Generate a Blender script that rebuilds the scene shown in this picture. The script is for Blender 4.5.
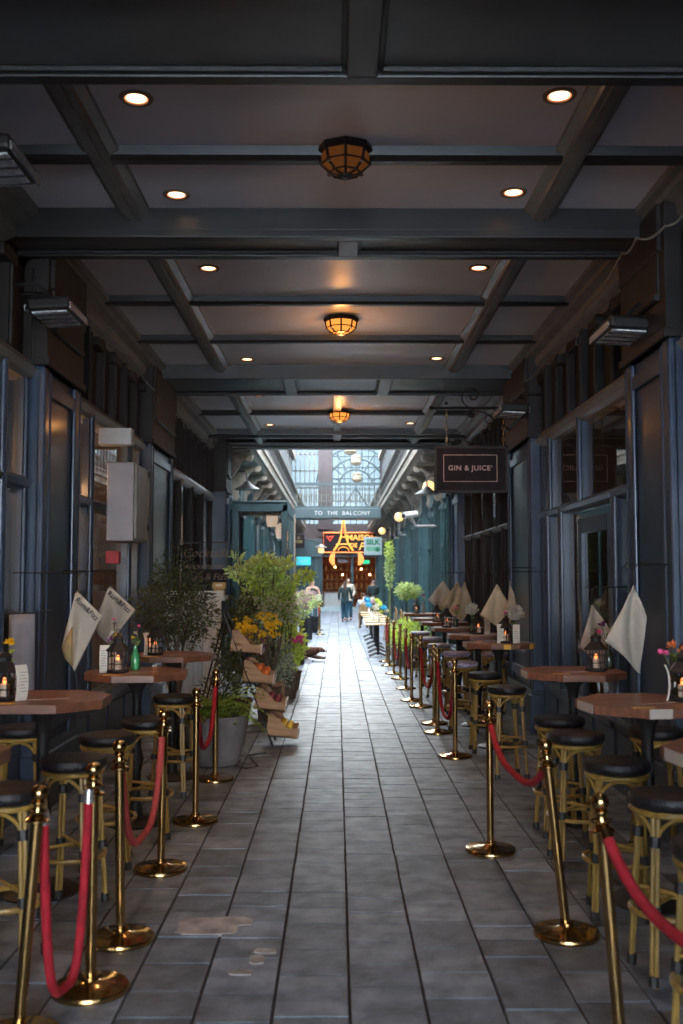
import bpy, math, random
from mathutils import Vector, Matrix, Euler
for o in list(bpy.data.objects): bpy.data.objects.remove(o, do_unlink=True)
sc = bpy.context.scene
COL = sc.collection
PI = math.pi

# ---------------------------------------------------------------- camera, sky, sun, exposure
F, HCAM = 996.0, 1.72
PITCH = math.atan(66 / F)
YAW = math.atan(4.5 / math.hypot(F, 66))
cd = bpy.data.cameras.new('camera'); cam = bpy.data.objects.new('camera', cd); COL.objects.link(cam)
cam.location = (0, 0, HCAM)
cam.rotation_euler = (PI / 2 + PITCH, 0, -YAW)
cd.sensor_fit = 'HORIZONTAL'; cd.sensor_width = 24.0; cd.lens = 24.0 * F / 683.0
cd.clip_start = 0.05; cd.clip_end = 400
cd.dof.use_dof = True; cd.dof.focus_distance = 9.5; cd.dof.aperture_fstop = 2.4
sc.camera = cam

SKY, SUN_E, EXPO = 13.5, 0.8, 0.68
w = bpy.data.worlds.new('sky'); sc.world = w; w.use_nodes = True
nt = w.node_tree; nt.nodes.clear()
wo = nt.nodes.new('ShaderNodeOutputWorld'); bg = nt.nodes.new('ShaderNodeBackground')
tc = nt.nodes.new('ShaderNodeTexCoord'); nz = nt.nodes.new('ShaderNodeTexNoise'); cr = nt.nodes.new('ShaderNodeValToRGB')
nz.inputs['Scale'].default_value = 2.2; nz.inputs['Detail'].default_value = 4
cr.color_ramp.elements[0].position = .35; cr.color_ramp.elements[0].color = (.66, .78, .92, 1)
cr.color_ramp.elements[1].position = .65; cr.color_ramp.elements[1].color = (.92, .96, 1.0, 1)
nt.links.new(tc.outputs['Generated'], nz.inputs['Vector']); nt.links.new(nz.outputs['Fac'], cr.inputs['Fac'])
nt.links.new(cr.outputs['Color'], bg.inputs['Color']); bg.inputs['Strength'].default_value = SKY
nt.links.new(bg.outputs[0], wo.inputs[0])
sd = bpy.data.lights.new('sun', 'SUN'); sun = bpy.data.objects.new('sun', sd); COL.objects.link(sun)
sd.energy = SUN_E; sd.angle = math.radians(18); sd.color = (1.0, .97, .90)
sv = Vector((-.07, -math.cos(math.radians(26)), -math.sin(math.radians(26))))
sun.rotation_euler = sv.to_track_quat('-Z', 'Y').to_euler(); sun.location = (0, 30, 20)
sc.view_settings.view_transform = 'Standard'; sc.view_settings.look = 'None'
sc.view_settings.exposure = EXPO; sc.view_settings.gamma = 1.0; sc.view_settings.use_curve_mapping = False
cy = sc.cycles
cy.use_denoising = True; cy.max_bounces = 7; cy.diffuse_bounces = 4; cy.glossy_bounces = 4
cy.transparent_max_bounces = 24; cy.transmission_bounces = 4; cy.sample_clamp_indirect = 10.0
cy.caustics_reflective = False; cy.caustics_refractive = False; cy.use_adaptive_sampling = False

def ray(px, py):
    x, y, z = px - 341.5, F, 512 - py
    y2 = y * math.cos(PITCH) - z * math.sin(PITCH); z2 = y * math.sin(PITCH) + z * math.cos(PITCH)
    x3 = x * math.cos(YAW) + y2 * math.sin(YAW); y3 = -x * math.sin(YAW) + y2 * math.cos(YAW)
    return x3 / y3, z2 / y3
def at(px, py, d):
    x, z = ray(px, py); return Vector((x * d, d, HCAM + z * d))
def onz(px, py, h=0.0):
    x, z = ray(px, py); d = (h - HCAM) / z; return Vector((x * d, d, h))

# ---------------------------------------------------------------- materials (procedural)
def mat(name, col, rough=.5, metal=0.0, var=.15, scale=8.0, bump=.0, bscale=40., spec=.5, stretch=(1, 1, 1), col2=None, emit=None, estr=0, coat=0, island=0.0):
    m = bpy.data.materials.new(name); m.use_nodes = True
    n = m.node_tree; b = n.nodes['Principled BSDF']; L = n.links.new
    b.inputs['Roughness'].default_value = rough; b.inputs['Metallic'].default_value = metal
    b.inputs['Specular IOR Level'].default_value = spec
    if coat: b.inputs['Coat Weight'].default_value = coat; b.inputs['Coat Roughness'].default_value = .12
    t = n.nodes.new('ShaderNodeTexCoord'); mp = n.nodes.new('ShaderNodeMapping'); mp.inputs['Scale'].default_value = stretch
    L(t.outputs['Object'], mp.inputs['Vector'])
    nz = n.nodes.new('ShaderNodeTexNoise'); nz.inputs['Scale'].default_value = scale; nz.inputs['Detail'].default_value = 5
    L(mp.outputs[0], nz.inputs['Vector'])
    r = n.nodes.new('ShaderNodeValToRGB'); c2 = col2 or tuple(min(1, c * (1 + var)) for c in col)
    c1 = col if col2 else tuple(c * (1 - var) for c in col)
    r.color_ramp.elements[0].position = .32; r.color_ramp.elements[1].position = .68
    r.color_ramp.elements[0].color = (*c1, 1); r.color_ramp.elements[1].color = (*c2, 1)
    L(nz.outputs['Fac'], r.inputs['Fac'])
    out = r.outputs['Color']
    if island:
        g = n.nodes.new('ShaderNodeNewGeometry'); h = n.nodes.new('ShaderNodeHueSaturation')
        mr = n.nodes.new('ShaderNodeMapRange'); mr.inputs['To Min'].default_value = 1 - island; mr.inputs['To Max'].default_value = 1 + island
        L(g.outputs['Random Per Island'], mr.inputs['Value']); L(mr.outputs[0], h.inputs['Value']); L(out, h.inputs['Color']); out = h.outputs['Color']
    L(out, b.inputs['Base Color'])
    if bump:
        bz = n.nodes.new('ShaderNodeTexNoise'); bz.inputs['Scale'].default_value = bscale; bz.inputs['Detail'].default_value = 4
        L(mp.outputs[0], bz.inputs['Vector'])
        bp = n.nodes.new('ShaderNodeBump'); bp.inputs['Strength'].default_value = bump; bp.inputs['Distance'].default_value = .01
        L(bz.outputs['Fac'], bp.inputs['Height']); L(bp.outputs[0], b.inputs['Normal'])
    if emit:
        b.inputs['Emission Color'].default_value = (*emit, 1); b.inputs['Emission Strength'].default_value = estr
    return m
def glass(name, tint=(.9, .95, .95), ior=1.5, rough=.0, body=0.0):
    m = bpy.data.materials.new(name); m.use_nodes = True; n = m.node_tree; n.nodes.clear(); L = n.links.new
    o = n.nodes.new('ShaderNodeOutputMaterial'); mx = n.nodes.new('ShaderNodeMixShader'); tr = n.nodes.new('ShaderNodeBsdfTransparent')
    gl = n.nodes.new('ShaderNodeBsdfGlossy'); fr = n.nodes.new('ShaderNodeFresnel'); fr.inputs['IOR'].default_value = ior
    tr.inputs['Color'].default_value = (*tint, 1); gl.inputs['Roughness'].default_value = rough
    nz = n.nodes.new('ShaderNodeTexNoise'); nz.inputs['Scale'].default_value = 1.5
    bp = n.nodes.new('ShaderNodeBump'); bp.inputs['Strength'].default_value = .03; bp.inputs['Distance'].default_value = .02
    L(nz.outputs['Fac'], bp.inputs['Height']); L(bp.outputs[0], gl.inputs['Normal'])
    L(fr.outputs[0], mx.inputs[0]); L(tr.outputs[0], mx.inputs[1]); L(gl.outputs[0], mx.inputs[2])
    if body:
        df = n.nodes.new('ShaderNodeBsdfDiffuse'); df.inputs['Color'].default_value = (.8, .88, .9, 1); m2 = n.nodes.new('ShaderNodeMixShader'); m2.inputs[0].default_value = body
        L(mx.outputs[0], m2.inputs[1]); L(df.outputs[0], m2.inputs[2]); L(m2.outputs[0], o.inputs[0])
    else: L(mx.outputs[0], o.inputs[0])
    return m

M = {}
M['navy'] = mat('navy_gloss_paint', (.034, .056, .100), .36, var=.22, scale=3, bump=.05, bscale=12, coat=.25)
M['black'] = mat('brown_black_paint', (.030, .025, .024), .5, var=.25, scale=4, bump=.06, bscale=14, spec=.25)
M['beam'] = mat('dark_beam_paint', (.022, .020, .019), .36, var=.2, scale=3, bump=.06, bscale=10, spec=.6)
M['panel'] = mat('grey_recess_panel', (.12, .125, .12), .4, var=.15, scale=3)
M['rail'] = mat('grey_moulding_paint', (.20, .185, .16), .36, var=.2, scale=4, bump=.05)
M['ceil'] = mat('cream_ceiling_paint', (.83, .79, .80), .38, var=.06, scale=1.2, bump=.03, bscale=6, spec=.9)
M['teal'] = mat('teal_paint', (.034, .082, .092), .4, var=.2, scale=3, bump=.05)
M['dteal'] = mat('dark_teal_paint', (.022, .050, .058), .4, var=.2, scale=3, bump=.05)
M['cream'] = mat('weathered_cream_stone', (.24, .205, .17), .75, var=.3, scale=5, bump=.15)
M['pink'] = mat('pinkish_render', (.060, .046, .048), .8, var=.12, scale=4, bump=.1)
M['palerail'] = mat('pale_iron_railing', (.13, .125, .105), .6)
M['rib'] = mat('blue_grey_ribs', (.040, .055, .060), .6)
M['sash'] = mat('grey_white_sash', (.12, .12, .12), .6)
M['white'] = mat('white_paint', (.48, .49, .49), .55, var=.08, scale=6)
M['whiteold'] = mat('worn_white_boards', (.62, .65, .66), .6, var=.2, scale=5, stretch=(6, 6, .6), bump=.1)
M['cabinet'] = mat('grey_enamel_metal', (.32, .29, .30), .42, var=.08, scale=4)
M['slab'] = mat('slate_paving', (.142, .170, .212), .50, var=.45, scale=6, bump=.7, bscale=24, island=.30, spec=.5)
M['grout'] = mat('dark_grout', (.022, .016, .017), .95, var=.3, scale=20)
M['mortar'] = mat('pale_mortar', (.36, .34, .34), .8, var=.4, scale=9, bump=.5, bscale=15)
M['brass'] = mat('polished_brass', (.52, .325, .13), .15, 1.0, var=.12, scale=6, bump=.02)
M['oldbrass'] = mat('aged_brass', (.42, .27, .12), .33, 1.0, var=.25, scale=8)
M['velvet'] = mat('red_velvet', (.34, .007, .018), .85, var=.2, scale=20, bump=.35, bscale=90)
M['rattan'] = mat('yellow_bamboo_tube', (.33, .20, .045), .38, var=.25, scale=9, stretch=(4, 4, 1), bump=.1, coat=.2)
M['bind'] = mat('black_binding_cord', (.018, .017, .018), .4, var=.2, scale=30, bump=.3, bscale=120)
M['seat'] = mat('black_woven_vinyl', (.014, .013, .016), .34, var=.3, scale=30, bump=.6, bscale=70, spec=.35)
M['wood'] = mat('reddish_brown_planks', (.25, .095, .050), .42, scale=3.5, stretch=(1, 9, 3), col2=(.13, .050, .028), bump=.08, bscale=12, coat=.15)
M['woodedge'] = mat('pale_wood_inlay', (.52, .43, .36), .5, var=.15, scale=8)
M['yellow'] = mat('yellow_inlay', (.75, .42, .05), .5, var=.1)
M['crate'] = mat('pale_pine_crate', (.46, .25, .115), .6, scale=3, stretch=(1, 1, 8), col2=(.26, .13, .06), bump=.1)
M['iron'] = mat('black_iron', (.018, .016, .016), .45, .0, var=.2, scale=12, bump=.05, spec=.3)
M['chrome'] = mat('brushed_chrome', (.62, .60, .60), .25, .8, var=.1)
M['reflector'] = mat('heater_reflector', (.85, .82, .92), .35, .3, var=.5, scale=26, bump=.5, bscale=18)
M['linen'] = mat('cream_cotton_cloth', (.50, .43, .35), .85, var=.07, scale=12, bump=.2, bscale=150)
M['linen2'] = mat('yellow_cloth', (.50, .37, .17), .85, var=.1, scale=12, bump=.2, bscale=150)
M['paper'] = mat('white_card', (.74, .68, .58), .7, var=.05)
M['upper'] = mat('pale_upper_wall', (.10, .10, .105), .7, var=.1, scale=3)
M['print'] = mat('black_print', (.03, .03, .035), .7)
M['greybag'] = mat('grey_cloth', (.20, .19, .21), .8, var=.1)
M['leafdark'] = mat('dark_olive_leaf', (.045, .062, .024), .5, scale=6, col2=(.10, .115, .045), island=.45)
M['leafmid'] = mat('mid_green_leaf', (.15, .27, .06), .5, scale=6, col2=(.32, .46, .11), island=.4)
M['leaflime'] = mat('lime_leaf', (.50, .66, .07), .5, scale=6, col2=(.72, .80, .16), island=.3)
M['leaflight'] = mat('pale_green_leaf', (.36, .50, .13), .5, scale=6, col2=(.70, .76, .36), island=.4)
M['leafgrey'] = mat('variegated_leaf', (.16, .24, .14), .5, scale=9, col2=(.60, .62, .48), island=.35)
M['leafsunlit'] = mat('sunlit_lime_green_leaf', (.46, .60, .17), .5, scale=6, col2=(.76, .84, .40), island=.4)  # shaded shrub's leaves brightened in colour to look lit by the sun
M['fern'] = mat('bright_fern', (.22, .36, .06), .5, scale=6, col2=(.36, .48, .09), island=.3)
M['tealleaf'] = mat('turquoise_leaf', (.10, .38, .36), .5, scale=6, col2=(.25, .50, .46))
M['stem'] = mat('plant_stem', (.17, .19, .06), .6, var=.3)
M['bark'] = mat('grey_brown_bark', (.15, .11, .08), .8, var=.3, scale=14, bump=.4)
M['fyel'] = mat('yellow_petal', (.92, .60, .02), .6, var=.12, island=.15)
M['fpurp'] = mat('purple_petal', (.16, .04, .16), .6, var=.3, island=.3)
M['fpink'] = mat('pink_petal', (.80, .10, .30), .6, var=.2, island=.2)
M['fpale'] = mat('pale_pink_petal', (.50, .34, .35), .6, var=.15, island=.2)
M['fwhite'] = mat('white_petal', (.62, .60, .50), .6, var=.1, island=.12)
M['fblue'] = mat('blue_petal', (.06, .42, .68), .6, var=.2, island=.2)
M['forange'] = mat('orange_petal', (.80, .22, .06), .6, var=.2, island=.2)
M['concrete'] = mat('concrete_planter', (.20, .18, .18), .8, var=.2, scale=6, bump=.3)
M['soil'] = mat('soil', (.03, .022, .016), .9, var=.3, scale=30)
M['terracotta'] = mat('terracotta', (.40, .17, .09), .8, var=.2)
M['orangefruit'] = mat('orange_peel', (.80, .20, .04), .5, var=.12, bump=.2, bscale=120)
M['redfruit'] = mat('dark_red_fruit', (.22, .03, .05), .35, var=.3)
M['lemon'] = mat('lemon_peel', (.85, .60, .06), .5, var=.1, bump=.2, bscale=120)
M['glass'] = glass('shop_glass', (.86, .90, .90), 1.55)
M['pale_glass'] = glass('roof_glass', (.95, .98, .98), 1.4, .05, body=.08)
M['gable_glass'] = glass('obscured_gable_glass', (.19, .215, .22), 1.4, .2, body=.02)
M['bottle'] = mat('dark_bottle_glass', (.03, .05, .03), .1, spec=.8)
M['greenbottle'] = mat('green_bottle_glass', (.05, .30, .12), .12, spec=.8)
M['whiteceramic'] = mat('white_ceramic', (.70, .70, .68), .25)
M['brick'] = mat('warm_brick_interior', (.32, .12, .06), .8, var=.4, scale=9, bump=.3)
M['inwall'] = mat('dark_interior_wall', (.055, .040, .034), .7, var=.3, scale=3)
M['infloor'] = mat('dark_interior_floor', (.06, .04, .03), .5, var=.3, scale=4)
M['tan'] = mat('tan_board', (.30, .20, .13), .7, var=.15)
M['bulb'] = mat('warm_bulb', (1, .7, .4), .5, emit=(1.0, .52, .22), estr=9)
M['down'] = mat('downlight_face', (1, .8, .6), .5, emit=(1.0, .62, .36), estr=3.2)
M['downrim'] = mat('downlight_rim_glow', (1, .5, .3), .5, emit=(1.0, .28, .10), estr=1.0)
M['fadedvelvet'] = mat('faded_red_velvet', (.42, .055, .05), .9, var=.2, scale=20, bump=.35, bscale=90)
M['creamlamp'] = mat('cream_lamp_glass', (.28, .25, .19), .5)
M['tancloth'] = mat('tan_cotton_cloth', (.52, .39, .25), .85, var=.07, scale=12, bump=.2, bscale=150)
M['flame'] = mat('candle_flame', (1, .5, .2), .5, emit=(1.0, .25, .06), estr=1.6)
M['candle'] = mat('wax_candle', (.55, .42, .32), .5)
M['amber'] = mat('amber_glass', (.50, .16, .03), .25, emit=(1.0, .30, .05), estr=.9)
M['amberdim'] = mat('amber_glass_unlit', (.05, .02, .01), .25, emit=(1.0, .30, .05), estr=.05)
M['globe'] = mat('warm_globe', (.8, .6, .3), .4, emit=(1.0, .60, .22), estr=.8)
M['pinkglass'] = mat('frosted_pink_lamp_glass', (.8, .6, .5), .4, emit=(1.0, .68, .50), estr=.45)
M['signblack'] = mat('matt_black_sign', (.018, .012, .014), .6, var=.2, spec=.15)
M['rose'] = mat('rose_gold_letter', (.52, .34, .30), .4)
M['goldleaf'] = mat('gold_letter', (.11, .060, .022), .4)
M['neon'] = mat('orange_neon', (1, .3, .05), .5, emit=(1.0, .16, .04), estr=.55)
M['neony'] = mat('yellow_neon', (.9, .4, .06), .5, emit=(1.0, .28, .04), estr=.42)
M['neonr'] = mat('red_neon', (1, .1, .05), .5, emit=(1.0, .05, .03), estr=.5)
M['cyansign'] = mat('cyan_lit_sign', (.05, .45, .5), .5, emit=(.02, .45, .48), estr=.3)
M['greensign'] = mat('green_lit_sign', (.05, .6, .3), .5, emit=(.03, .62, .28), estr=.7)
M['signwhite'] = mat('pale_sign_face', (.50, .60, .62), .5, var=.05)
M['signgreen'] = mat('green_lettering', (.02, .25, .12), .5)
M['signlime'] = mat('pale_green_band', (.20, .52, .34), .5)
M['skin'] = mat('skin', (.55, .32, .23), .55, var=.05)
M['blonde'] = mat('blonde_hair', (.55, .40, .22), .6, var=.2, scale=30)
M['brownhair'] = mat('brown_hair', (.10, .05, .035), .6, var=.2, scale=30)
M['coat'] = mat('dark_green_coat', (.022, .040, .042), .8, var=.2)
M['jeans'] = mat('blue_jeans', (.025, .085, .13), .8, var=.2)
M['shirt'] = mat('light_shirt', (.42, .44, .48), .8)
M['blacktop'] = mat('black_top', (.015, .015, .018), .8)
M['beige'] = mat('beige_coat', (.50, .45, .36), .8)
M['shoe'] = mat('dark_shoe', (.05, .035, .03), .6)
M['dogbrown'] = mat('brown_dog_fur', (.20, .085, .045), .9, scale=7, col2=(.05, .035, .03), bump=.6, bscale=60)
M['dogtan'] = mat('tan_dog_fur', (.42, .21, .12), .9, var=.3, scale=12, bump=.6, bscale=60)
M['blanket'] = mat('grey_blanket', (.36, .35, .38), .9, var=.2, bump=.3)
M['bentwood'] = mat('brown_wicker', (.32, .19, .08), .6, var=.25, scale=16, bump=.3)
M['lightwood'] = mat('light_beech_wood', (.52, .33, .15), .5, scale=4, stretch=(8, 8, 1), var=.2)
M['purple'] = mat('woven_vinyl_purple_sheen', (.09, .045, .15), .4, scale=60, col2=(.55, .50, .62), bump=.5, bscale=60)  # grazing reflection on the dark weave is painted in as purple and white
M['paleblue'] = mat('pale_blue_paint', (.36, .46, .48), .5)
M['redbox'] = mat('red_plastic', (.45, .03, .04), .5)

for k_ in ('leafsunlit', 'leafdark', 'leafmid', 'leaflime', 'leaflight', 'leafgrey', 'fern', 'fyel', 'fwhite', 'fpale'):
    n_ = M[k_].node_tree; b_ = n_.nodes['Principled BSDF']; o_ = n_.nodes['Material Output']; tl_ = n_.nodes.new('ShaderNodeBsdfTranslucent'); ad_ = n_.nodes.new('ShaderNodeMixShader'); ad_.inputs[0].default_value = .4
    n_.links.new(b_.inputs['Base Color'].links[0].from_socket, tl_.inputs['Color']); n_.links.new(b_.outputs[0], ad_.inputs[1]); n_.links.new(tl_.outputs[0], ad_.inputs[2]); n_.links.new(ad_.outputs[0], o_.inputs[0])
# ---------------------------------------------------------------- mesh builder
class MB:
    def __init__(s): s.v = []; s.f = []
    def add(s, vs, fs):
        k = len(s.v); s.v += [Vector(v) for v in vs]; s.f += [tuple(i + k for i in f) for f in fs]; return s
    def box(s, x0, x1, y0, y1, z0, z1, rot=None, c=None):
        vs = [Vector((x, y, z)) for x in (x0, x1) for y in (y0, y1) for z in (z0, z1)]
        if rot is not None:
            c = Vector(c) if c is not None else Vector(((x0 + x1) / 2, (y0 + y1) / 2, (z0 + z1) / 2))
            vs = [c + rot @ (v - c) for v in vs]
        return s.add(vs, [(0, 1, 3, 2), (4, 6, 7, 5), (0, 4, 5, 1), (2, 3, 7, 6), (0, 2, 6, 4), (1, 5, 7, 3)])
    def tube(s, pts, r, n=8, closed=False, sx=1.0):
        pts = [Vector(p) for p in pts]; N = len(pts)
        rs = r if isinstance(r, (list, tuple)) else [r] * N
        if closed: tg = [(pts[(i + 1) % N] - pts[i - 1]).normalized() for i in range(N)]
        else: tg = [(pts[min(i + 1, N - 1)] - pts[max(i - 1, 0)]).normalized() for i in range(N)]
        up = Vector((0, 0, 1)) if abs(tg[0].z) < .9 else Vector((1, 0, 0))
        a = tg[0].cross(up).normalized(); vs = []
        for i in range(N):
            a = (a - tg[i] * a.dot(tg[i])).normalized(); b = tg[i].cross(a)
            for k in range(n):
                t = 2 * PI * k / n; vs.append(pts[i] + a * (math.cos(t) * rs[i]) + b * (math.sin(t) * rs[i] * sx))
        fs = []
        for i in range(N if closed else N - 1):
            j = (i + 1) % N
            for k in range(n):
                l = (k + 1) % n; fs.append((i * n + k, i * n + l, j * n + l, j * n + k))
        if not closed: fs.append(tuple(range(n - 1, -1, -1))); fs.append(tuple(range((N - 1) * n, N * n)))
        return s.add(vs, fs)
    def lathe(s, prof, n=20, c=(0, 0, 0)):
        c = Vector(c); vs = []; fs = []; N = len(prof)
        for (r, z) in prof:
            for k in range(n):
                t = 2 * PI * k / n; vs.append(c + Vector((math.cos(t) * r, math.sin(t) * r, z)))
        for i in range(N - 1):
            for k in range(n):
                l = (k + 1) % n; fs.append((i * n + k, i * n + l, (i + 1) * n + l, (i + 1) * n + k))
        fs.append(tuple(range(n - 1, -1, -1))); fs.append(tuple(range((N - 1) * n, N * n)))
        return s.add(vs, fs)
    def prism(s, poly, z0, z1):
        n = len(poly); vs = [Vector((x, y, z0)) for x, y in poly] + [Vector((x, y, z1)) for x, y in poly]
        fs = [tuple(range(n - 1, -1, -1)), tuple(range(n, 2 * n))] + [(i, (i + 1) % n, n + (i + 1) % n, n + i) for i in range(n)]
        return s.add(vs, fs)
    def prof_y(s, poly, y0, y1):            # polygon in x,z extruded along y
        n = len(poly); vs = [Vector((x, y0, z)) for x, z in poly] + [Vector((x, y1, z)) for x, z in poly]
        fs = [tuple(range(n)), tuple(range(2 * n - 1, n - 1, -1))] + [(i, n + i, n + (i + 1) % n, (i + 1) % n) for i in range(n)]
        return s.add(vs, fs)
    def prof_x(s, poly, x0, x1):            # polygon in y,z extruded along x
        n = len(poly); vs = [Vector((x0, y, z)) for y, z in poly] + [Vector((x1, y, z)) for y, z in poly]
        fs = [tuple(range(n)), tuple(range(2 * n - 1, n - 1, -1))] + [(i, n + i, n + (i + 1) % n, (i + 1) % n) for i in range(n)]
        return s.add(vs, fs)
    def ball(s, c, r, n=10, m=7, sc=(1, 1, 1)):
        c = Vector(c); vs = []; fs = []
        for i in range(m + 1):
            p = PI * i / m
            for k in range(n):
                t = 2 * PI * k / n
                vs.append(c + Vector((math.sin(p) * math.cos(t) * r * sc[0], math.sin(p) * math.sin(t) * r * sc[1], math.cos(p) * r * sc[2])))
        for i in range(m):
            for k in range(n):
                l = (k + 1) % n; fs.append((i * n + k, (i + 1) * n + k, (i + 1) * n + l, i * n + l))
        return s.add(vs, fs)
    def leaf(s, p, d, L, W, up=None, rnd=random):
        d = Vector(d).normalized(); p = Vector(p)
        u = Vector((rnd.uniform(-1, 1), rnd.uniform(-1, 1), rnd.uniform(-1, 1))) if up is None else Vector(up)
        a = d.cross(u)
        if a.length < 1e-4: a = d.cross(Vector((1, 0, .1)))
        a.normalize(); nrm = a.cross(d)
        v = [p, p + d * L * .45 + a * W * .5 + nrm * W * .12, p + d * L - nrm * W * .1, p + d * L * .45 - a * W * .5 + nrm * W * .12, p + d * L * .5]
        return s.add(v, [(0, 1, 4), (1, 2, 4), (2, 3, 4), (3, 0, 4)])
    def build(s, name, m, parent=None, smooth=False, bevel=0, seg=2):
        me = bpy.data.meshes.new(name); me.from_pydata([tuple(v) for v in s.v], [], s.f)
        me.materials.append(m if not isinstance(m, str) else M[m])
        if smooth: me.polygons.foreach_set('use_smooth', [True] * len(me.polygons))
        me.update(); o = bpy.data.objects.new(name, me); COL.objects.link(o)
        if parent is not None: o.parent = parent
        if bevel:
            b = o.modifiers.new('bevel', 'BEVEL'); b.width = bevel; b.segments = seg; b.limit_method = 'ANGLE'; b.angle_limit = .6
        if smooth and bevel == 0:
            try: me.set_sharp_from_angle(angle=.75)
            except Exception: pass
        return o
def tag(o, label=None, cat=None, group=None, kind=None):
    if label: o['label'] = label
    if cat: o['category'] = cat
    if group: o['group'] = group
    if kind: o['kind'] = kind
    return o
def thing(name, label, cat, loc=(0, 0, 0), rz=0, group=None):
    o = bpy.data.objects.new(name, None); COL.objects.link(o); o.location = loc; o.rotation_euler = (0, 0, rz)
    o.empty_display_size = .1
    return tag(o, label, cat, group)
def struct(name, loc=(0, 0, 0)):
    o = bpy.data.objects.new(name, None); COL.objects.link(o); o.location = loc; return tag(o, kind='structure')
def S(o): return tag(o, kind='structure')
def copy_tree(o, parent=None):
    c = o.copy(); COL.objects.link(c); c.parent = parent
    for ch in list(o.children): copy_tree(ch, c)
    return c
def dup(root, loc, rz=0, label=None, group=None):
    c = copy_tree(root); c.location = loc; c.rotation_euler = (0, 0, rz)
    if label: c['label'] = label
    if group: c['group'] = group
    return c
def text(name, body, size, loc, m, parent=None, rot=(PI / 2, 0, 0), ext=.004, shear=0, sx=1, spacing=1, bold=0):
    cu = bpy.data.curves.new(name, 'FONT'); cu.body = body; cu.size = size; cu.extrude = ext; cu.align_x = 'CENTER'; cu.align_y = 'CENTER'
    cu.shear = shear; cu.space_character = spacing; cu.offset = bold; cu.resolution_u = 3
    t = bpy.data.objects.new(name, cu); COL.objects.link(t)
    dg = bpy.context.evaluated_depsgraph_get(); me = bpy.data.meshes.new_from_object(t.evaluated_get(dg))
    bpy.data.objects.remove(t, do_unlink=True)
    me.materials.clear(); me.materials.append(M[m]); o = bpy.data.objects.new(name, me); COL.objects.link(o)
    o.location = loc; o.rotation_euler = rot; o.scale = (sx, 1, 1)
    if parent is not None: o.parent = parent
    return o
def lamp(kind, loc, energy, color, parent=None, size=.05, rot=(0, 0, 0), spot=1.2, blend=.6):
    ld = bpy.data.lights.new('lamp_light', kind); ld.energy = energy * .95; ld.color = color
    if kind == 'SPOT': ld.spot_size = spot; ld.spot_blend = blend
    if kind == 'AREA': ld.size = size
    else: ld.shadow_soft_size = size
    o = bpy.data.objects.new('lamp_light', ld); COL.objects.link(o); o.location = loc; o.rotation_euler = rot
    if parent is not None: o.parent = parent
    return o
def ring(r, z, n=24, c=(0, 0)): return [(c[0] + r * math.cos(2 * PI * k / n), c[1] + r * math.sin(2 * PI * k / n), z) for k in range(n)]

# ================================================================ SETTING
ZC = 4.32
# ---- floor: individual worn slabs over a grout bed
rnd = random.Random(3)
gb = MB().box(-6, 6, -14, 56, -.20, -.008).build('floor', 'grout'); S(gb)
sl = MB(); W_ = .3075; X0 = .052
for c in range(-9, 9):
    xa = X0 + c * W_; xb = xa + W_
    y = -12 + rnd.uniform(0, .3)
    while y < 54:
        ln = rnd.choice([.17, .21, .25, .25, .29, .29, .33, .40]) * rnd.uniform(.9, 1.1)
        if y > 26: ln *= 1.6
        g = rnd.uniform(.0035, .007); e = .0015
        x0, x1, y0, y1 = xa + g, xb - g, y + g, y + ln - g
        dz = [rnd.uniform(-.0014, .0014) for _ in range(4)]
        base = rnd.uniform(-.001, .001)
        vs = [(x0, y0, -.012), (x1, y0, -.012), (x1, y1, -.012), (x0, y1, -.012),
              (x0 + e, y0 + e, base + dz[0]), (x1 - e, y0 + e, base + dz[1]), (x1 - e, y1 - e, base + dz[2]), (x0 + e, y1 - e, base + dz[3])]
        sl.add(vs, [(4, 5, 6, 7), (0, 1, 5, 4), (1, 2, 6, 5), (2, 3, 7, 6), (3, 0, 4, 7)])
        y += ln
slabs = sl.build('paving_slabs', 'slab', gb)
# irregular mortar repair
mp = MB()
for (c, rx, ry) in (((-.64, 5.05), .150, .125), ((-.53, 5.12), .11, .06), ((-.36, 4.62), .035, .05), ((-.42, 4.47), .05, .03), ((-.33, 4.72), .05, .03)):
    pts = []
    for k in range(26):
        t = 2 * PI * k / 26; q = 1 + rnd.uniform(-.10, .10)
        ct, st = math.cos(t), math.sin(t); ex = .6
        pts.append((c[0] + rx * q * math.copysign(abs(ct) ** ex, ct), c[1] + ry * q * math.copysign(abs(st) ** ex, st)))
    mp.prism(pts, -.01, .004 + .0006 * (rx * 10 % 3) + .0004 * len(mp.v) / 52)
mp.build('mortar_patch', 'mortar', gb)

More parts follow.
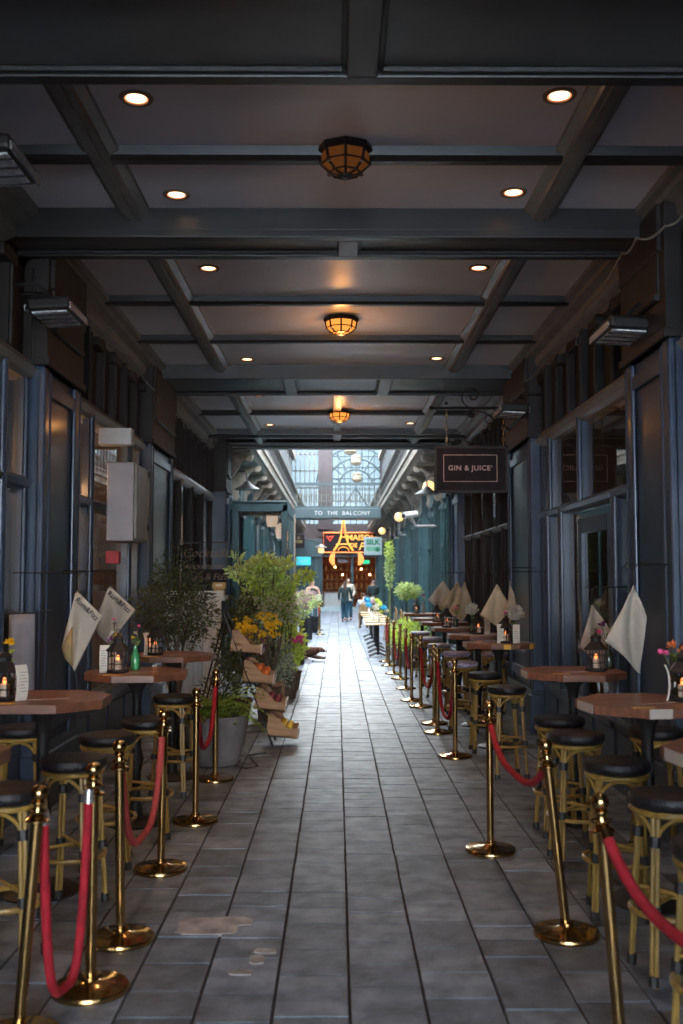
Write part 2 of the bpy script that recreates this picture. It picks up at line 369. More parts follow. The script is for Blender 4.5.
# ---- ceiling
cl = S(MB().box(-2.45, 2.45, -5.4, 19.0, ZC, ZC + .25).build('ceiling', 'ceil'))
n_trim = [0]
def trim(mb, m, smooth=False, bevel=0):
    n_trim[0] += 1; return S(mb.build('trim_%d' % n_trim[0], m, None, smooth, bevel))
bays = [(-5.3, 3.85), (4.68, 6.86), (7.34, 12.04), (13.2, 17.24), (17.75, 18.5)]
rows = {1: [5.93], 2: [9.12, 10.62], 3: [15.4], 0: [-4.8, -3.3, -1.8, -.5, 1., 2.4], 4: []}
for bi, (a, b) in enumerate(bays):
    for X in (-1.43, 1.43):
        m = MB(); m.prof_y([(X - .11, ZC), (X - .11, ZC - .03), (X - .06, ZC - .055), (X - .055, ZC - .085), (X + .055, ZC - .085), (X + .06, ZC - .055), (X + .11, ZC - .03), (X + .11, ZC)], a, b)
        m.prof_y([(X - .02, ZC - .085), (X - .02, ZC - .10), (X + .02, ZC - .10), (X + .02, ZC - .085)], a, b)
        trim(m, 'rail')
    for y in rows[bi]:
        m = MB(); m.prof_x([(y - .09, ZC), (y - .07, ZC - .05), (y - .03, ZC - .07), (y + .03, ZC - .07), (y + .07, ZC - .05), (y + .09, ZC)], -2.15, 2.15); trim(m, 'beam')
    for s in (-1, 1):                       # stepped cornice where the ceiling meets the wall
        m = MB(); m.prof_y([(s * 2.10, ZC), (s * 2.10, ZC - .05), (s * 2.15, ZC - .06), (s * 2.16, ZC - .10), (s * 2.24, ZC - .12), (s * 2.25, ZC - .20), (s * 2.33, ZC - .24), (s * 2.34, ZC - .34), (s * 2.45, ZC - .34), (s * 2.45, ZC)], a, b)
        trim(m, 'rail')
        m = MB(); k = a + .4
        while k < b - .2: m.box(min(s * 2.24, s * 2.36), max(s * 2.24, s * 2.36), k, k + .30, ZC - .42, ZC - .33); k += .75
        trim(m, 'black', bevel=.012)
def beam(y0, y1, z0, cuts, wall=2.45):
    m = MB(); m.box(-wall, wall, y0, y1, z0 + .05, ZC + .01)
    e = .085
    m.box(-wall, wall, y0, y0 + e, z0, z0 + .06); m.box(-wall, wall, y1 - e, y1, z0, z0 + .06)
    xs = [-wall] + cuts + [wall]; m2 = MB()
    for x in xs: m.box(max(-wall, x - .075), min(wall, x + .075), y0 + e - .002, y1 - e + .002, z0, z0 + .06)
    for i in range(len(xs) - 1):           # dark moulding around each recess
        xa, xb = xs[i] + .075, xs[i + 1] - .075; q = .022
        m2.tube([(xa + q, y0 + e + q, z0 + .03), (xb - q, y0 + e + q, z0 + .03), (xb - q, y1 - e - q, z0 + .03), (xa + q, y1 - e - q, z0 + .03)], .018, 6, True)
    trim(m, 'beam', bevel=.008); trim(m2, 'bind')
    for i in range(len(xs) - 1): trim(MB().box(xs[i] + .08, xs[i + 1] - .08, y0 + e, y1 - e, z0 + .040, z0 + .052), 'panel')
beam(3.85, 4.68, 4.10, [.12]); beam(6.86, 7.36, 4.11, [.08]); beam(12.04, 13.2, 4.15, [-.6, .6]); beam(17.24, 17.75, 4.22, [0.0])
m = MB(); m.box(-2.45, 2.45, 18.5, 19.0, 4.24, ZC + .02); m.box(-2.45, 2.45, 18.86, 19.06, 4.18, 4.75); m.box(-2.45, 2.45, 18.5, 18.56, 4.20, 4.30); trim(m, 'beam', bevel=.01)
m = MB(); m.box(-.06, .06, 13.2, 17.24, ZC - .05, ZC); m.box(-.06, .06, 17.75, 18.5, ZC - .05, ZC); trim(m, 'rail')
m = MB(); m.box(-2.45, 2.45, -5.7, -5.3, 4.0, 4.75); trim(m, 'beam')

# ---- shopfront bays and pilasters
n_win = [0]
def box_s(m, s, xa, xb, y0, y1, z0, z1): m.box(min(s * xa, s * xb), max(s * xa, s * xb), y0, y1, z0, z1)
def bay(s, y0, y1, low, up, fm='navy', top='black', z1=2.42, z2=3.25, zt=3.98, stall=.55, xf=2.30, door=None):
    n_win[0] += 1; root = struct('window_%d' % n_win[0])
    m = MB()
    box_s(m, s, xf, 2.46, y0, y1, 0, stall); box_s(m, s, xf - .05, 2.46, y0, y1, stall, stall + .06); box_s(m, s, xf - .03, 2.46, y0, y1, 0, .12)
    k = y0 + .12; nn = max(1, round((y1 - y0) / .8)); st = (y1 - y0 - .12) / nn
    for i in range(nn): box_s(m, s, xf - .02, xf + .02, k + i * st, k + (i + 1) * st - .12, .2, stall - .08)
    m.build('stall_riser', fm, root, bevel=.008)
    m = MB()
    for y in low:
        box_s(m, s, xf - .02, xf + .05, y - .07, y + .07, stall, z1); m.tube([(s * (xf - .02), y, stall), (s * (xf - .02), y, z1)], .035, 10); m.tube([(s * (xf - .015), y + .055, stall), (s * (xf - .015), y + .055, z1)], .012, 8)
    for y in up:
        box_s(m, s, xf - .01, xf + .05, y - .06, y + .06, z1, z2); m.tube([(s * (xf - .02), y, z1), (s * (xf - .02), y, z2)], .03, 10)
    for y in (y0 + .05, y1 - .05):
        box_s(m, s, xf, xf + .05, y - .05, y + .05, stall, z2); m.tube([(s * xf, y, stall), (s * xf, y, z2)], .022, 8)
    m.build('mullions', fm, root, smooth=True)
    m = MB()
    P = lambda pts: [(s * x, z) for x, z in pts]
    m.prof_y(P([(xf - .0, z1 - .05), (xf - .03, z1 - .03), (xf - .05, z1 + .01), (xf - .03, z1 + .02), (xf - .02, z1 + .04), (2.44, z1 + .04), (2.44, z1 - .05)]), y0, y1)
    m.build('transom', fm, root)
    m = MB()
    m.prof_y(P([(xf - .0, z2 - .06), (xf - .04, z2 - .03), (xf - .07, z2 + .02), (xf - .05, z2 + .03), (xf - .03, z2 + .08), (2.44, z2 + .08), (2.44, z2 - .06)]), y0, y1)
    m.build('moulded_transom', 'rail' if top == 'black' else fm, root)
    m = MB(); box_s(m, s, xf + .03, 2.46, y0, y1, z2 + .08, zt + .05)
    k = y0 + .1
    while k < y1: box_s(m, s, xf - .03, xf + .03, k, k + .09, z2 + .08, zt + .05); m.tube([(s * (xf - .03), k + .045, z2 + .09), (s * (xf - .03), k + .045, zt)], .02, 8); k += .52
    m.build('fascia_panel', top, root)
    m = MB(); gx = s * (xf + .035); m.add([(gx, y0, stall), (gx, y1, stall), (gx, y1, z2), (gx, y0, z2)], [(0, 1, 2, 3)] if s < 0 else [(3, 2, 1, 0)])
    m.build('pane', 'glass', root)
    if door:
        da, db = door
        d = struct('door_%d' % n_win[0])
        mm = MB(); box_s(mm, s, xf + .0, xf + .06, da, da + .12, .05, 2.28); box_s(mm, s, xf, xf + .06, db - .12, db, .05, 2.28); box_s(mm, s, xf, xf + .06, da + .12, db - .12, 2.14, 2.28); box_s(mm, s, xf, xf + .06, da + .12, db - .12, .05, .42)
        mm.build('door_frame', fm, d, bevel=.006)
        hh = MB(); hh.tube([(s * (xf - .05), da + .06, .95), (s * (xf - .05), da + .06, 1.35)], .014, 8); hh.box(min(s * (xf - .05), s * xf), max(s * (xf - .05), s * xf), da + .05, da + .07, .98, 1.0); hh.box(min(s * (xf - .05), s * xf), max(s * (xf - .05), s * xf), da + .05, da + .07, 1.30, 1.32)
        hh.build('door_handle', 'brass', d, smooth=True)
    return root
def pilaster(s, y0, y1, zt=4.12, xf=2.18, fm='navy', cap='black', head=True):
    n_trim[0] += 1; r = struct('trim_%d' % n_trim[0]); w = y1 - y0; g = min(.14, w * .16)
    m = MB(); box_s(m, s, xf + .03, 2.46, y0, y1, 0, 3.3)
    box_s(m, s, xf - .04, 2.46, y0 - .03, y1 + .03, 0, .42); box_s(m, s, xf - .02, 2.46, y0 - .015, y1 + .015, .42, .48)
    box_s(m, s, xf, xf + .05, y0, y0 + g, .48, 3.3); box_s(m, s, xf, xf + .05, y1 - g, y1, .48, 3.3)
    for y in (y0 + g + .025, y1 - g - .025, y0 + .02, y1 - .02): m.tube([(s * (xf + .01), y, .48), (s * (xf + .01), y, 3.28)], .020, 8)
    for z in (.62, 3.15): box_s(m, s, xf, xf + .05, y0 + g, y1 - g, z - .05, z + .05)
    m.build('shaft', fm, r, bevel=.006)
    m = MB(); box_s(m, s, xf - .02, 2.46, y0 - .01, y1 + .01, 3.3, zt + .1)
    box_s(m, s, xf - .04, 2.46, y0 - .03, y1 + .03, 3.3, 3.36)
    if head:
        box_s(m, s, xf - .05, 2.46, y0 + .05, y1 - .05, 3.90, zt + .1); box_s(m, s, xf - .035, 2.46, y0 + .1, y1 - .1, 3.6, 3.92)
        m.tube([(s * (xf - .03), y0 + .1, 3.60), (s * (xf - .03), y1 - .1, 3.60)], .03, 10)
    m.build('capital', cap, r, bevel=.01)
# right
pilaster(1, 3.7, 4.6); pilaster(1, 6.45, 7.45); pilaster(1, 11.15, 12.7); pilaster(1, 17.8, 19.0)
bay(1, -6.6, 3.7, [-4, -1.5, .5, 2.4], [-4, -1.5, .5, 2.4]); bay(1, 4.6, 6.45, [5.5], [5.5])
bay(1, 7.45, 11.15, [8.15, 10.1, 10.75], [9.3, 10.6], door=(8.35, 9.5))
bay(1, 12.7, 17.8, [13.6, 14.6, 15.6, 16.7], [14.1, 15.4, 16.6], fm='black')
# left
pilaster(-1, 3.7, 4.6); pilaster(-1, 7.35, 8.4); pilaster(-1, 11.6, 13.2); pilaster(-1, 18.2, 19.0, xf=2.05)
bay(-1, -6.6, 3.7, [-4, -1.5, .5, 2.4], [-4, -1.5, .5, 2.4]); bay(-1, 4.6, 7.35, [5.7, 6.75], [5.7, 6.75])
bay(-1, 8.4, 11.6, [9.2, 10.9], [9.2, 10.9]); bay(-1, 13.2, 18.2, [14.4, 15.6, 16.8], [14.4, 15.6, 16.8], fm='black', z1=1.0, z2=3.18, stall=.5)

# ---- rooms behind the shopfronts
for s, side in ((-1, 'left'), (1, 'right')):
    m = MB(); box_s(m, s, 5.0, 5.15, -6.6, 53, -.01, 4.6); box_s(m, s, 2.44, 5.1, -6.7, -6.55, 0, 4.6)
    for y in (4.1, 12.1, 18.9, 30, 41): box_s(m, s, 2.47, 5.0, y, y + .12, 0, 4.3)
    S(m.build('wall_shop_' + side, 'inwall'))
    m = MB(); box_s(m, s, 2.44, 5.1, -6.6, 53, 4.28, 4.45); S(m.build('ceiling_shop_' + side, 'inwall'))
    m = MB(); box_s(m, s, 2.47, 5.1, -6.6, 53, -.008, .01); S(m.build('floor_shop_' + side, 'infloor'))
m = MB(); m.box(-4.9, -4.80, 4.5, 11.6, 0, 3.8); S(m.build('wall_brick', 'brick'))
# back-bar shelves seen through the left glass, with bottles
t = thing('bottle_shelf', 'wooden back bar shelf behind the left shop window', 'shelf', (-3.3, 7.6, 0))
m = MB(); m.box(-.35, 0, -.05, .02, 0, 3.1); m.box(-.35, 0, 1.0, 1.06, 0, 3.1); m.build('side_panel', 'tan', t)
for z in (.9, 1.5, 2.1, 2.6, 3.05): MB().box(-.35, 0, .02, 1.0, z, z + .03).build('shelf_board', 'tan', t)
bt = MB().lathe([(.035, 0), (.037, .02), (.037, .17), (.014, .22), (.014, .29)], 10).build('bottle', 'bottle', None, True)
tag(bt, 'dark bottle on the back bar shelf behind the left window', 'bottle', 'bottles on the back bar shelf'); first = True
for z in (1.53, 2.13, 2.63):
    for k in range(5):
        o = bt if first else bt.copy()
        if not first: COL.objects.link(o)
        first = False; o.location = (-3.42 - .12 * (k % 2), 7.72 + k * .19, z)
def pendant_bulb(loc, label, e, grp=None):
    t = thing('pendant_lamp', label, 'lamp', loc, 0, grp)
    MB().tube([(0, 0, .1), (0, 0, 4.28 - loc[2])], .006, 6).build('cord', 'iron', t)
    MB().lathe([(.02, .03), (.03, .05), (.03, .1), (.012, .12)], 12).build('socket', 'iron', t, True)
    MB().ball((0, 0, -.02), .055, 12, 8).build('bulb', 'bulb', t, True)
    lamp('POINT', (0, 0, -.12), e, (1, .5, .2), t, .06)
for i, (x, y, z) in enumerate([(-3.1, 6.2, 2.9), (-3.6, 7.2, 2.45), (-3.0, 10.4, 2.9), (-3.9, 9.0, 3.0), (3.4, 9.3, 2.85), (3.2, 15.2, 2.7)]):
    pendant_bulb((x, y, z), ['bare warm bulb nearest inside the left shop window', 'low warm bulb by the bottle shelf inside left window', 'bare bulb deep behind the left cabinet bay glass', 'bare bulb by the brick wall inside left shop', 'bare orange bulb inside the right shop window', 'bare orange bulb behind the right window past the sign'][i], [28, 26, 34, 20, 8, 8][i])

for (y, a, b2, m_) in ((7.20, .05, 3.2, 'tan'), (8.62, .04, 3.2, 'tan'), (6.5, .06, 3.2, 'tan')): trim(MB().box(-2.56, -2.50, y, y + a, .1, b2), m_)
# ---- open arcade beyond the canopy
for s, side in ((-1, 'left'), (1, 'right')):
    for i, y in enumerate([19.3, 22.0, 24.9, 27.8, 30.7, 33.6, 36.5, 39.6, 43.0, 46.6, 50.2]):
        pilaster(s, y, y + .8, zt=3.9, fm='teal' if (i % 2 == 0) else 'dteal', cap='dteal', head=False, xf=2.15)
        y2 = [22.0, 24.9, 27.8, 30.7, 33.6, 36.5, 39.6, 43.0, 46.6, 50.2, 51.6][i]
        if y2 - y - .8 > .5: bay(s, y + .8, y2, [(y + .8 + y2) / 2], [(y + .8 + y2) / 2], fm='teal' if (i + (s > 0)) % 2 else 'dteal', top='dteal', zt=3.8)
    m = MB(); box_s(m, s, 2.42, 2.75, 19.06, 53, 4.0, 8.2)
    for k in range(17):                    # sash windows of the upper storey
        y = 20 + k * 2.0
        box_s(m, s, 2.36, 2.44, y, y + .14, 4.5, 8.2)
    S(m.build('wall_upper_' + side, 'upper'))
    for k in range(16):
        y = 20.14 + k * 2.0; n_win[0] += 1; r = struct('window_%d' % n_win[0])
        m = MB()
        for q in range(4): box_s(m, s, 2.37, 2.41, y + .25 + q * .44, y + .29 + q * .44, 5.3, 7.6)
        for z in (5.3, 6.4, 7.55): box_s(m, s, 2.37, 2.42, y + .25, y + 1.61, z, z + .06)
        m.build('sash_frame', 'sash', r); m = MB(); box_s(m, s, 2.405, 2.415, y + .27, y + 1.59, 5.3, 7.6); m.build('pane', 'paleblue', r)
    m = MB(); box_s(m, s, 2.2, 2.75, 19.06, 53, 8.0, 8.3); trim(m, 'cream', bevel=.02)
    # gallery with scroll corbels and a railing
    b = thing('balcony', 'long cream corbelled gallery with iron railing on the %s' % ('left above the glass vestibule' if s < 0 else 'right above the teal shopfronts'), 'balcony', (0, 0, 0))
    m = MB(); P = lambda pts: [(s * x, z) for x, z in pts]
    m.prof_y(P([(1.58, 4.22), (1.58, 4.40), (1.54, 4.42), (1.54, 4.50), (2.42, 4.50), (2.42, 4.14), (1.70, 4.14), (1.64, 4.20)]), 19.1, 51.5)
    m.prof_y(P([(2.1, 4.14), (2.2, 4.02), (2.22, 3.9), (2.42, 3.86), (2.42, 4.14)]), 19.1, 51.5)
    m.build('deck', 'cream', b)
    cp = MB(); cp.prof_y(P([(1.66, 4.14), (1.66, 4.06), (1.70, 4.01), (1.77, 4.00), (1.82, 4.03), (1.90, 3.98), (1.96, 3.86), (2.04, 3.74), (2.12, 3.66), (2.14, 3.55), (2.10, 3.47), (2.16, 3.38), (2.24, 3.40), (2.28, 3.30), (2.34, 3.22), (2.42, 3.20), (2.42, 4.14)]), -.07, .07)
    cp.tube([(s * 1.73, -.085, 4.06), (s * 1.73, .085, 4.06)], .055, 12); cp.tube([(s * 2.17, -.085, 3.46), (s * 2.17, .085, 3.46)], .06, 12)
    c0 = cp.build('corbel', 'cream', b)
    for k in range(17):
        o = c0 if k == 0 else c0.copy()
        if k: COL.objects.link(o); o.parent = b
        o.location = (0, 19.6 + k * 1.93, 0)
    m = MB(); m.box(min(s * 1.57, s * 1.61), max(s * 1.57, s * 1.61), 19.1, 51.5, 5.16, 5.21); m.box(min(s * 1.58, s * 1.60), max(s * 1.58, s * 1.60), 19.1, 51.5, 4.60, 4.63)
    m.build('handrail', 'rail', b)
    bl = MB(); bl.tube([(s * 1.59, 0, 4.5), (s * 1.59, 0, 5.17)], .014, 6); bl.tube([(s * 1.59, -.09, 4.63), (s * 1.59, 0, 4.9), (s * 1.59, .09, 5.17)], .010, 5); bl.tube([(s * 1.59, .09, 4.63), (s * 1.59, 0, 4.9), (s * 1.59, -.09, 5.17)], .010, 5)
    b0 = bl.build('baluster', 'iron', b)
    for k in range(96):
        o = b0 if k == 0 else b0.copy()
        if k: COL.objects.link(o); o.parent = b
        o.location = (0, 19.2 + k * .335, 0)

# glazed barrel roof
m = MB(); N = 12
for k in range(18):
    y = 19.4 + k * 2.0
    m.tube([(2.45 * math.cos(PI * i / N), y, 8.25 + 2.2 * math.sin(PI * i / N)) for i in range(N + 1)], .05, 6)
for i in range(1, N): m.box(2.45 * math.cos(PI * i / N) - .025, 2.45 * math.cos(PI * i / N) + .025, 19.2, 53.4, 8.25 + 2.2 * math.sin(PI * i / N) - .03, 8.25 + 2.2 * math.sin(PI * i / N) + .03)
rf = struct('ceiling_glazed'); m.build('roof_ribs', 'rib', rf, True)
m = MB(); vs = []; fs = []
for i in range(N + 1): vs += [(2.47 * math.cos(PI * i / N), 19.2, 8.27 + 2.2 * math.sin(PI * i / N)), (2.47 * math.cos(PI * i / N), 53.4, 8.27 + 2.2 * math.sin(PI * i / N))]
for i in range(N): fs.append((2 * i, 2 * i + 2, 2 * i + 3, 2 * i + 1))
m.add(vs, fs); m.build('pane', 'pale_glass', rf)
# gable end: pink piers, sash windows on the left, latticed glazing on the right
m = MB(); m.box(-1.0, -.26, 52.9, 53.4, 3.9, 10.6); m.box(2.30, 2.8, 52.9, 53.4, 3.9, 9); m.box(-2.5, 2.5, 53.0, 53.4, 3.7, 4.6); m.box(-1.0, -.26, 52.8, 53, 4.3, 4.45)
S(m.build('wall_end', 'pink'))
n_win[0] += 1; r = struct('window_%d' % n_win[0]); m = MB()
for k in range(7): m.box(-2.5 + k * .25, -2.44 + k * .25, 53.0, 53.1, 4.6, 10.4)
for z in (5.4, 6.5, 7.4, 8.3, 9.2): m.box(-2.5, -1, 53.0, 53.1, z, z + .08)
m.build('sash_frame', 'sash', r); MB().box(-2.5, -1, 53.12, 53.14, 4.6, 10.4).build('pane', 'gable_glass', r)
n_win[0] += 1; r = struct('window_%d' % n_win[0]); m = MB()
for k in range(9): m.box(-.26 + k * .32, -.225 + k * .32, 53.0, 53.08, 4.6, 10.4)
for z in (5.2, 5.8, 6.4, 7.0, 7.6, 8.2, 8.8, 9.4): m.box(-.26, 2.3, 53.0, 53.08, z, z + .04)
for rr in (.9, 1.5, 2.1): m.tube([(1.0 + rr * math.cos(PI * k / 20), 52.98, 6.6 + rr * math.sin(PI * k / 20)) for k in range(21)], .045, 6)
for k in range(1, 9): m.tube([(1.0 + .9 * math.cos(PI * k / 9), 52.98, 6.6 + .9 * math.sin(PI * k / 9)), (1.0 + 2.1 * math.cos(PI * k / 9), 52.98, 6.6 + 2.1 * math.sin(PI * k / 9))], .03, 5)
for q in (-1, 1): m.tube([(1.0 + q * 1.3, 52.98, 4.6), (1.0, 52.98, 6.5)], .04, 6)
m.build('lattice_frame', 'rib', r); MB().box(-.26, 2.3, 53.12, 53.14, 4.6, 10.4).build('pane', 'gable_glass', r)

# ---- footbridge with sign
b = thing('footbridge', 'dark teal footbridge with ornate white railing across the arcade', 'bridge', (0, 36, 0))
MB().box(-1.54, 1.61, 0, 1.3, 3.88, 4.24).build('deck', 'dteal', b, bevel=.02)
m = MB(); m.box(-1.54, 1.61, .02, .10, 5.08, 5.18); m.box(-1.54, 1.61, .04, .08, 4.96, 4.99); m.box(-1.54, 1.61, .03, .09, 4.24, 4.32); m.build('handrail', 'dteal', b)
bl = MB(); bl.tube([(0, .06, 4.3), (0, .06, 5.09)], .016, 6)
for q in (-1, 1): bl.tube([(q * .055 + q * .035 * math.cos(2 * PI * k / 10), .06, 4.62 + .16 * math.sin(2 * PI * k / 10)) for k in range(10)], .010, 5, True)
bl.ball((0, .06, 4.62), .035, 6, 5); bl.ball((0, .06, 4.97), .028, 6, 5)
b0 = bl.build('baluster', 'palerail', b)
for k in range(18):
    o = b0 if k == 0 else b0.copy()
    if k: COL.objects.link(o); o.parent = b
    o.location = (-1.46 + k * .177, 0, 0)
text('lettering', 'TO  THE  BALCONY', .20, (.19, -.008, 4.06), 'white', b, spacing=1.15)

# ---- shop at the far end
r = struct('wall_facade'); m = MB()
m.box(-2.45, -.75, 51.9, 52.2, 0, 3.75); m.box(2.0, 2.45, 51.9, 52.2, 0, 3.75); m.box(-.75, 2.0, 51.9, 52.2, 2.85, 3.75); m.box(.72, .86, 51.9, 52.1, 0, 2.85)
for k in range(7): m.box(-2.4 + k * .24, -2.37 + k * .24, 51.86, 51.9, .3, 2.8)
m.box(-2.45, 2.45, 51.8, 51.92, 2.8, 2.9); m.build('front_panel', 'dteal', r, bevel=.01)
MB().box(-2.45, 2.45, 51.75, 51.9, 0, .22).build('plinth', 'paleblue', r)
m = MB(); m.box(-2.4, 2.4, 55.4, 55.6, 0, 3.7); m.box(-2.6, -2.4, 52.2, 55.5, 0, 3.7); m.box(2.4, 2.6, 52.2, 55.5, 0, 3.7); m.box(-2.5, 2.5, 52.2, 55.5, 3.6, 3.75); S(m.build('wall_shop_end', 'brick'))
t = thing('shop_counter', 'white fronted counter inside the far shop', 'counter', (0, 52.9, 0))
MB().box(-.7, .6, 0, .6, 0, .95).build('counter_body', 'white', t, bevel=.02); MB().box(-.75, .65, -.05, .65, .95, 1.0).build('counter_top', 'wood', t)
t = thing('wall_shelf', 'brown goods shelving inside the far shop', 'shelf', (0, 55.0, 0))
for z in (.6, 1.1, 1.6, 2.1, 2.6): MB().box(-2.2, 2.2, 0, .35, z, z + .05).build('shelf_board', 'crate', t)
MB().box(-2.25, -2.2, 0, .35, 0, 2.7).build('side_panel', 'crate', t); MB().box(2.2, 2.25, 0, .35, 0, 2.7).build('side_panel', 'crate', t)
jr = MB().lathe([(.08, 0), (.09, .02), (.09, .22), (.06, .26), (.06, .3)], 8).build('jar', 'oldbrass', None, True); tag(jr, 'small jar on the shelving in the far shop', 'jar', 'jars on the far shop shelving')
fst = True
for z in (.65, 1.15, 1.65, 2.15):
    for k in range(15):
        o = jr if fst else jr.copy()
        if not fst: COL.objects.link(o)
        fst = False; o.location = (-2.0 + k * .28 + rnd.uniform(-.04, .04), 55.15, z)
for i, (x, z) in enumerate([(-.1, 2.3), (.3, 1.9), (1.3, 2.2), (1.75, 1.9), (.1, 2.6), (1.5, 2.6)]):
    t = thing('hanging_bulb', ['orange bulb leftmost in the far shop doorway', 'lower orange bulb over the far shop counter', 'orange bulb right of the far door post', 'orange bulb nearest the right jamb of the far shop', 'high orange bulb in the left half of far shop', 'high orange bulb in the right half of far shop'][i], 'lamp', (x, 53.2, z))
    MB().ball((0, 0, 0), .055, 10, 7).build('bulb', 'bulb', t, True); MB().tube([(0, 0, .08), (0, 0, 3.6 - z)], .01, 5).build('cord', 'iron', t)
    lamp('POINT', (0, -.1, -.15), 4, (1, .45, .18), t, .08)
# big sign
c = at(354, 542, 51.6)
t = thing('tower_sign', 'black sign with orange neon border and tower shaped A over the far shop', 'sign', (c.x, 51.55, c.z))
MB().box(-1.62, 1.62, 0, .18, -.58, .52).build('board', 'signblack', t, bevel=.01)
m = MB(); m.tube([(-1.58, -.03, -.54), (1.58, -.03, -.54), (1.58, -.03, .48), (-1.58, -.03, .48)], .035, 6, True); m.build('neon_border', 'neon', t)
m = MB()
for q in (-1, 1):
    m.tube([(-.55 + q * .50, -.06, -.46), (-.55 + q * .26, -.06, -.12), (-.55 + q * .12, -.06, .30), (-.55 + q * .03, -.06, 1.15)], [.06, .055, .05, .03], 6)
m.tube([(-.93, -.06, -.12), (-.17, -.06, -.12)], .035, 6); m.tube([(-.68, -.06, .25), (-.42, -.06, .25)], .03, 6)
m.tube([(-.55 + .28 * math.cos(PI * k / 8), -.06, -.46 + .2 * math.sin(PI * k / 8)) for k in range(9)], .025, 5)
m.build('tower_outline', 'neony', t, True)
MB().tube([(-.55, -.05, .45), (-.55, -.05, 1.12)], [.10, .02], 6).build('tower_top', 'neonr', t, True)
MB().tube([(-1.42, -.05, .30), (-1.25, -.05, .05), (-1.05, -.05, .32), (-1.3, -.05, .25)], .03, 5).build('scroll', 'neonr', t)
text('lettering', 'MAISON', .40, (.40, -.03, .22), 'neony', t, sx=1.05, bold=.01); text('lettering', 'DE', .30, (-.02, -.03, -.18), 'neony', t, bold=.008); text('lettering', 'Paris', .55, (.75, -.03, -.25), 'neony', t, shear=.35, bold=.004)
# small interior signs
c = at(367, 561.5, 51); t = thing('exit_sign', 'small green lit sign in the far shop doorway', 'sign', c); MB().box(-.17, .17, 0, .06, -.1, .1).build('panel', 'greensign', t); MB().tube([(0, .03, .1), (0, .03, 3.6 - c.z)], .01, 5).build('rod', 'iron', t)
t.location.y = 52.4
for px, lab, q in ((335, 'orange half disc lamp left over the far shop door', -1), (358, 'striped orange half disc lamp over the far shop door', 1)):
    c = at(px, 559, 51.4); t = thing('half_disc_lamp', lab, 'lamp', c)
    pts = [(q * .02, 0)] + [(q * .3 * math.cos(-PI / 2 + PI * k / 12), .33 * math.sin(-PI / 2 + PI * k / 12)) for k in range(13)]
    MB().prof_y(pts, 0, .08).build('lit_face', 'neon', t)
c = at(343, 560, 51.4); t = thing('small_panel_sign', 'small grey lozenge sign above the far shop counter', 'sign', c); MB().box(-.28, .28, 0, .05, -.13, .13).build('panel', 'cabinet', t, bevel=.05); t.location.y = 52.4; MB().tube([(0, .02, .1), (0, .02, 3.62 - c.z)], .01, 5).build('rod', 'iron', t)
# signs on the left near the end
c = at(303.5, 561, 42); t = thing('cyan_sign', 'glowing cyan rectangular sign on the left near the arcade end', 'sign', c)
MB().box(-.34, .34, .0, .08, -.21, .21).build('frame', 'signblack', t); MB().box(-.31, .31, -.01, .0, -.18, .18).build('lit_face', 'cyansign', t); text('lettering', 'maison', .11, (0, -.015, 0), 'white', t)
MB().box(-1.0, -.3, .02, .06, -.02, .02).build('bracket', 'iron', t)
c = at(299.5, 541, 40); t = thing('projecting_sign', 'dark projecting sign with pale yellow digits left of the neon sign', 'sign', c)
MB().box(-.20, .20, 0, .08, -.28, .28).build('board', 'signblack', t, bevel=.01); text('lettering', '11', .14, (-.03, -.008, .12), 'linen2', t); text('lettering', '1220', .14, (-.03, -.008, -.03), 'linen2', t); MB().box(-.8, -.3, .02, .06, .2, .24).build('bracket', 'iron', t)
c = at(373, 546, 38); t = thing('hanging_sign', 'square white sign with green lettering hanging on the right before the neon sign', 'sign', c)
MB().box(-.34, .34, 0, .06, -.34, .34).build('board', 'signwhite', t, bevel=.01); text('lettering', 'SILK', .26, (0, -.006, .14), 'signgreen', t, bold=.012, sx=1.05)
MB().box(-.26, .26, -.008, .0, -.2, -.03).build('band', 'signlime', t); MB().ball((.18, -.01, -.13), .09, 10, 6, (1, .2, 1)).build('emblem', 'signgreen', t); MB().box(.3, 1.0, .02, .05, .3, .34).build('bracket', 'iron', t)
c = at(321, 552, 44); t = thing('lantern_light', 'white capped street lantern lit warm beside the cyan sign', 'lamp', c)
MB().lathe([(.02, .36), (.08, .32), (.24, .22), (.25, .19), (.1, .17)], 12).build('cap', 'rail', t, True); MB().lathe([(.12, .17), (.14, .05), (.09, -.05)], 10).build('glass', 'globe', t, True); MB().tube([(0, 0, .4), (-.5, 0, .55), (-1.5, 0, .55)], .03, 6).build('arm', 'iron', t)
# hanging lights under the vault
for i, (px, py, d) in enumerate([(350, 452, 44), (356, 463, 47), (357, 480, 50)]):
    c = at(px, py, d); t = thing('vault_lantern', ['hanging glazed lantern, highest under the glass roof', 'hanging glazed lantern, middle one under the glass roof', 'hanging glazed lantern lowest, just above the footbridge rail'][i], 'lamp', c)
    m = MB(); m.lathe([(.20, .28), (.24, .24), (.24, -.02), (.18, -.10)], 8); m.build('glass', 'creamlamp', t)
    m = MB(); m.lathe([(.05, .40), (.25, .30), (.26, .27)], 8); m.lathe([(.26, .02), (.26, -.02), (.1, -.12)], 8); m.tube([(0, 0, .38), (0, 0, 8.27 + 2.2 * math.sqrt(1 - (c.x / 2.47) ** 2) - c.z)], .01, 5); m.build('frame', 'goldleaf', t)
